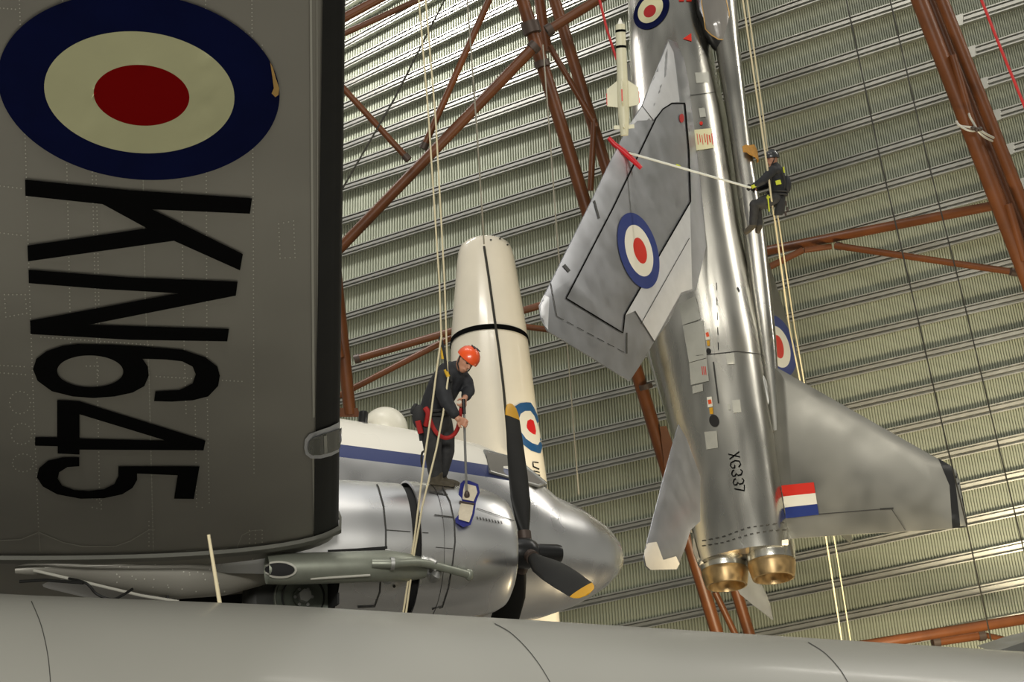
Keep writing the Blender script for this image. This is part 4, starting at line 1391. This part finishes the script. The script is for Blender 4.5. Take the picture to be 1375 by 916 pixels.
pk = MB(); pk.ell(P(1056, 248, d2), RT*.085, UP*.17, FW*.13, 0, 16, 12); pk.build('back_pad', M['jacket'], w2)
yb = MB(); yb.box(P(1045, 245, d2-.21), RT*.09+UP*.02, UP*.075-RT*.02, FW*.03); yb.build('yellow_patch', M['hiviz'], w2)
yb = MB(); yb.tube([P(1031, 262, d2-.24), P(1033, 284, d2-.24)], .014, 8); yb.tube([P(1029, 266, d2-.22), P(1036, 265, d2-.2)], .028, 8); yb.build('yellow_thigh_strap', M['hiviz'], w2)
yb = MB(); yb.tube([P(1011.5, 248, d2-.22), P(1013.5, 252, d2-.22)], .05, 10); yb.build('yellow_cuff', M['hiviz'], w2)
yb = MB(); yb.tube([P(1052, 224, d2-.1), P(1053, 232, d2-.1)], .016, 8); yb.build('yellow_shoulder_strap', M['hiviz'], w2)
bg = MB(); bg.loft([[P(x, y, d2-.15)+RT*(a*cos(2*pi*k/16))+FW*(a*.8*sin(2*pi*k/16)) for k in range(16)] for x, y, a in ((1049.5, 267, .06), (1048, 276, .085), (1046.5, 284, .095), (1045, 289, .075))])
bgo = bg.build('tool_bag', M['strap'], w2)
cl_ = MB()
for x, y in ((1055, 276), (1057, 284), (1054.5, 290)): cl_.tube([P(x, y-6, d2-.1), P(x+.7, y, d2-.1)], .018, 8)
cl_.build('hanging_tools', M['bolt'], bgo)
# squeegee pole
sq = empty('squeegee', P(1003, 250, d2-.2), 'red headed squeegee on a long white pole reaching across the jet wing', 'squeegee')
ph_ = jw(839, 204)+(-JD*0); dq = (ph_-CAM).dot(FW)-.25
MB().tube([P(843, 205, dq), P(1008, 252, d2-.24)], [.022, .020], 10).build('pole', M['polew'], sq)
MB().tube([P(908, 222, dq+(d2-.24-dq)*.39), P(913, 224, dq+(d2-.24-dq)*.42)], .028, 10).build('pole_joint', M['hiviz'], sq)
hq = MB(); hq.tube([P(817, 185, dq), P(825, 194, dq), P(838, 204, dq), P(852, 217, dq), P(861, 226, dq)], [.04, .05, .06, .05, .04], 12); hq.build('squeegee_head', M['tool'], sq)
hq = MB(); hq.tube([P(836, 203, dq), P(850, 207, dq)], .03, 10); hq.build('pole_socket', M['bolt'], sq)

#@@ROPES
# ------------------------------------------------------------------ ropes, wires and cords
def cable(name, pts, r_, m_, label, cat, group=None):
    o = MB().tube([P(*p) for p in pts], r_, 8).build(name, M[m_])
    return tag(o, label, cat, group)


cable('rope', [(549, -160, 12.9), (575, 150, 12.95), (590, 380, 13.0), (593, 466, 13.0)], .009, 'rope', 'left one of two cream ropes above the orange helmet', 'rope')
cable('rope', [(558, -160, 12.9), (585, 160, 12.95), (597, 380, 13.0), (601, 500, 13.0)], .009, 'rope', 'right one of two cream ropes above the orange helmet', 'rope')
cable('rope', [(593, 450, 12.95), (586, 500, 12.95), (578, 562, 12.9), (569, 623, 12.85), (556, 728, 12.5), (540, 832, 12.3)], .010, 'rope', 'cream rope hanging down past the worker\'s pouch side to the fuselage', 'rope')
cable('rope', [(602, 506, 12.97), (595, 556, 12.9), (586, 603, 12.85), (567, 680, 12.6), (556, 745, 12.45), (544, 832, 12.3)], .010, 'rope', 'cream rope dropping from the worker\'s chest across the black cooling gap', 'rope')
cable('rope', [(993, -30, 22.7), (1018, 140, 22.75), (1031, 230, 22.75), (1036, 268, 22.75), (1041, 300, 23.2), (1060, 440, 25.4), (1076, 520, 26.3), (1110, 728, 27), (1132, 872, 27.5)], .017, 'rope', 'cream rope that passes in front of the worker hanging beside the jet', 'rope')
cable('rope', [(999, -30, 23.2), (1024, 150, 23.2), (1032, 215, 23.25), (1046, 300, 23.6), (1067, 440, 25.8), (1081, 520, 26.6), (1121, 728, 27.4), (1144, 872, 28)], .014, 'rope', 'cream rope that passes behind the worker hanging beside the jet', 'rope')
cable('suspension_wire', [(620, -100, 25), (640, 170, 25.6), (650, 328, 26.2)], .016, 'wire', 'pale thin wire ending at the top of the rocket nose', 'wire')
def RS(x, y): return (x, y, (hit(rt, x, y, .06)-CAM).dot(FW))
cable('suspension_wire', [RS(650, 331), RS(656, 370), RS(663, 420), RS(670, 470), RS(676, 520), RS(684, 608)], .026, 'wiredark', 'dark wire running down the front of the cream rocket', 'wire')
cable('suspension_wire', [(729, 60, 28), (738, 180, 28), (748, 318, 28), (763, 480, 28), (777, 664, 28)], .016, 'wire', 'pale wire hanging from the column joint down beside the rocket', 'wire')
cable('suspension_wire', [(650, -105, 20), (530, 132, 20), (400, 357, 20)], .015, 'wiredark', 'dark wire slanting down left to the black leading edge', 'wire')
cable('suspension_wire', [(1130, -30, 20), (1179, 200, 20), (1226, 400, 20), (1272, 600, 20), (1298, 706, 20), (1335, 880, 20)], .012, 'wiredark', 'long dark wire passing the black fin tip', 'wire')
cable('suspension_wire', [(1188, -30, 20), (1242, 200, 20), (1293, 400, 20), (1341, 600, 20), (1378, 752, 20), (1410, 880, 20)], .011, 'wiredark', 'long dark wire nearest to the right edge', 'wire')
cable('cord', [(803, -8, 27), (815, 40, 27), (828, 80, 27)], .028, 'cordred', 'short red cord beside the missile nose', 'cord')
cable('cord', [(1312, -15, 24), (1345, 68, 24), (1378, 148, 24)], .028, 'cordred', 'red cord in the upper right corner beside the column', 'cord')
pdm = MB()
c0 = jplane(996, 213)
pn = []
for rr_ in (.36, .33):
    g_ = []
    for i in range(9):
        a = radians(-62+i*13)
        w_ = .17-.10*abs(i-4)/4
        g_.append([c0+JL*(w_*q+.02*sin(i*2.1))+(JD*cos(a)-JN*sin(a))*rr_ for q in (-1, -.5, 0, .5, 1)])
    pn.append(g_)
for g_ in pn: pdm.loft(g_, close=False, cap=False)
ed = lambda g_: [r_[0] for r_ in g_]+g_[-1][1:]+[r_[-1] for r_ in g_[::-1]][1:]+g_[0][::-1][1:-1]
pdm.loft([ed(pn[0]), ed(pn[1])], close=True, cap=False)
tag(pdm.build('edge_pad', M['pad']), 'small ochre protective pad wrapped over the jet spine beside the hanging worker', 'pad')

#@@LIGHT
# ------------------------------------------------------------------ light
def area(name, loc, aim, sx_, sy_, power, col):
    l = bpy.data.lights.new(name, 'AREA'); l.shape = 'RECTANGLE'; l.size = sx_; l.size_y = sy_; l.energy = power; l.color = col
    o = bpy.data.objects.new(name, l); COL.objects.link(o); o.location = loc
    o.rotation_euler = (V(aim)-V(loc)).to_track_quat('-Z', 'Y').to_euler()
    return o


area('overhead_strip', (19, 17, 25), (6, 22, 10), .6, 13, 1300, (1, .95, .86))
area('overhead_strip', (3, 2, 27), (2, 14, 7), 5, .6, 350, (1, .95, .86))
area('overhead_strip', (-5, 7, 25), (1, 22, 9), 8, .6, 1000, (1, .95, .86))  # added fill to brighten the rocket from the front left, no known lamp
area('wall_lamp', (-9, 27, 28), (-6, 40, 23), 8, 1, 2800, (1, .96, .93))
area('wall_lamp', P(1240, 1010, 21), P(1150, 480, 35), 4, 2, 1250, (1, .86, .60))
area('front_fill', (-1, -10, 7), (0, 12, 6), 12, 3, 3400, (1, .97, .90))  # added fill from behind the viewpoint for wing underside and foreground, no known window
area('floor_uplight', (7, 18, .5), (6, 23, 8), 2, 1, 300, (1, .80, .48))
wd = bpy.data.worlds.new('hall'); scn.world = wd; wd.use_nodes = True
bg_ = wd.node_tree.nodes['Background']
n3 = wd.node_tree
tcw = n3.nodes.new('ShaderNodeTexCoord'); sep = n3.nodes.new('ShaderNodeSeparateXYZ'); rmp = n3.nodes.new('ShaderNodeValToRGB')
n3.links.new(tcw.outputs['Generated'], sep.inputs[0])
mr_ = n3.nodes.new('ShaderNodeMapRange'); mr_.inputs['From Min'].default_value = -1; n3.links.new(sep.outputs['Z'], mr_.inputs['Value'])
n3.links.new(mr_.outputs['Result'], rmp.inputs['Fac'])
rmp.color_ramp.elements[0].color = (.10, .09, .07, 1)
rmp.color_ramp.elements[1].color = (.95, .95, .92, 1)
k_ = rmp.color_ramp.elements.new(.70); k_.color = (.23, .225, .205, 1)
k_ = rmp.color_ramp.elements.new(.87); k_.color = (.32, .315, .29, 1)
e_ = rmp.color_ramp.elements.new(.5); e_.color = (.44, .43, .38, 1)
n3.links.new(rmp.outputs['Color'], bg_.inputs['Color'])
bg_.inputs['Strength'].default_value = .7

cam = bpy.data.cameras.new('camera'); co = bpy.data.objects.new('camera', cam); COL.objects.link(co)
cam.sensor_fit = 'HORIZONTAL'; cam.sensor_width = 36; cam.lens = FL/1375*36
cam.clip_end = 300; cam.clip_start = .05
co.matrix_world = Matrix(((RT.x, UP.x, -FW.x, CAM.x), (RT.y, UP.y, -FW.y, CAM.y), (RT.z, UP.z, -FW.z, CAM.z), (0, 0, 0, 1)))
scn.camera = co
scn.view_settings.view_transform = 'Standard'
scn.view_settings.look = 'None'
scn.view_settings.exposure = 0.0
scn.view_settings.gamma = 1.0
scn.view_settings.use_curve_mapping = False
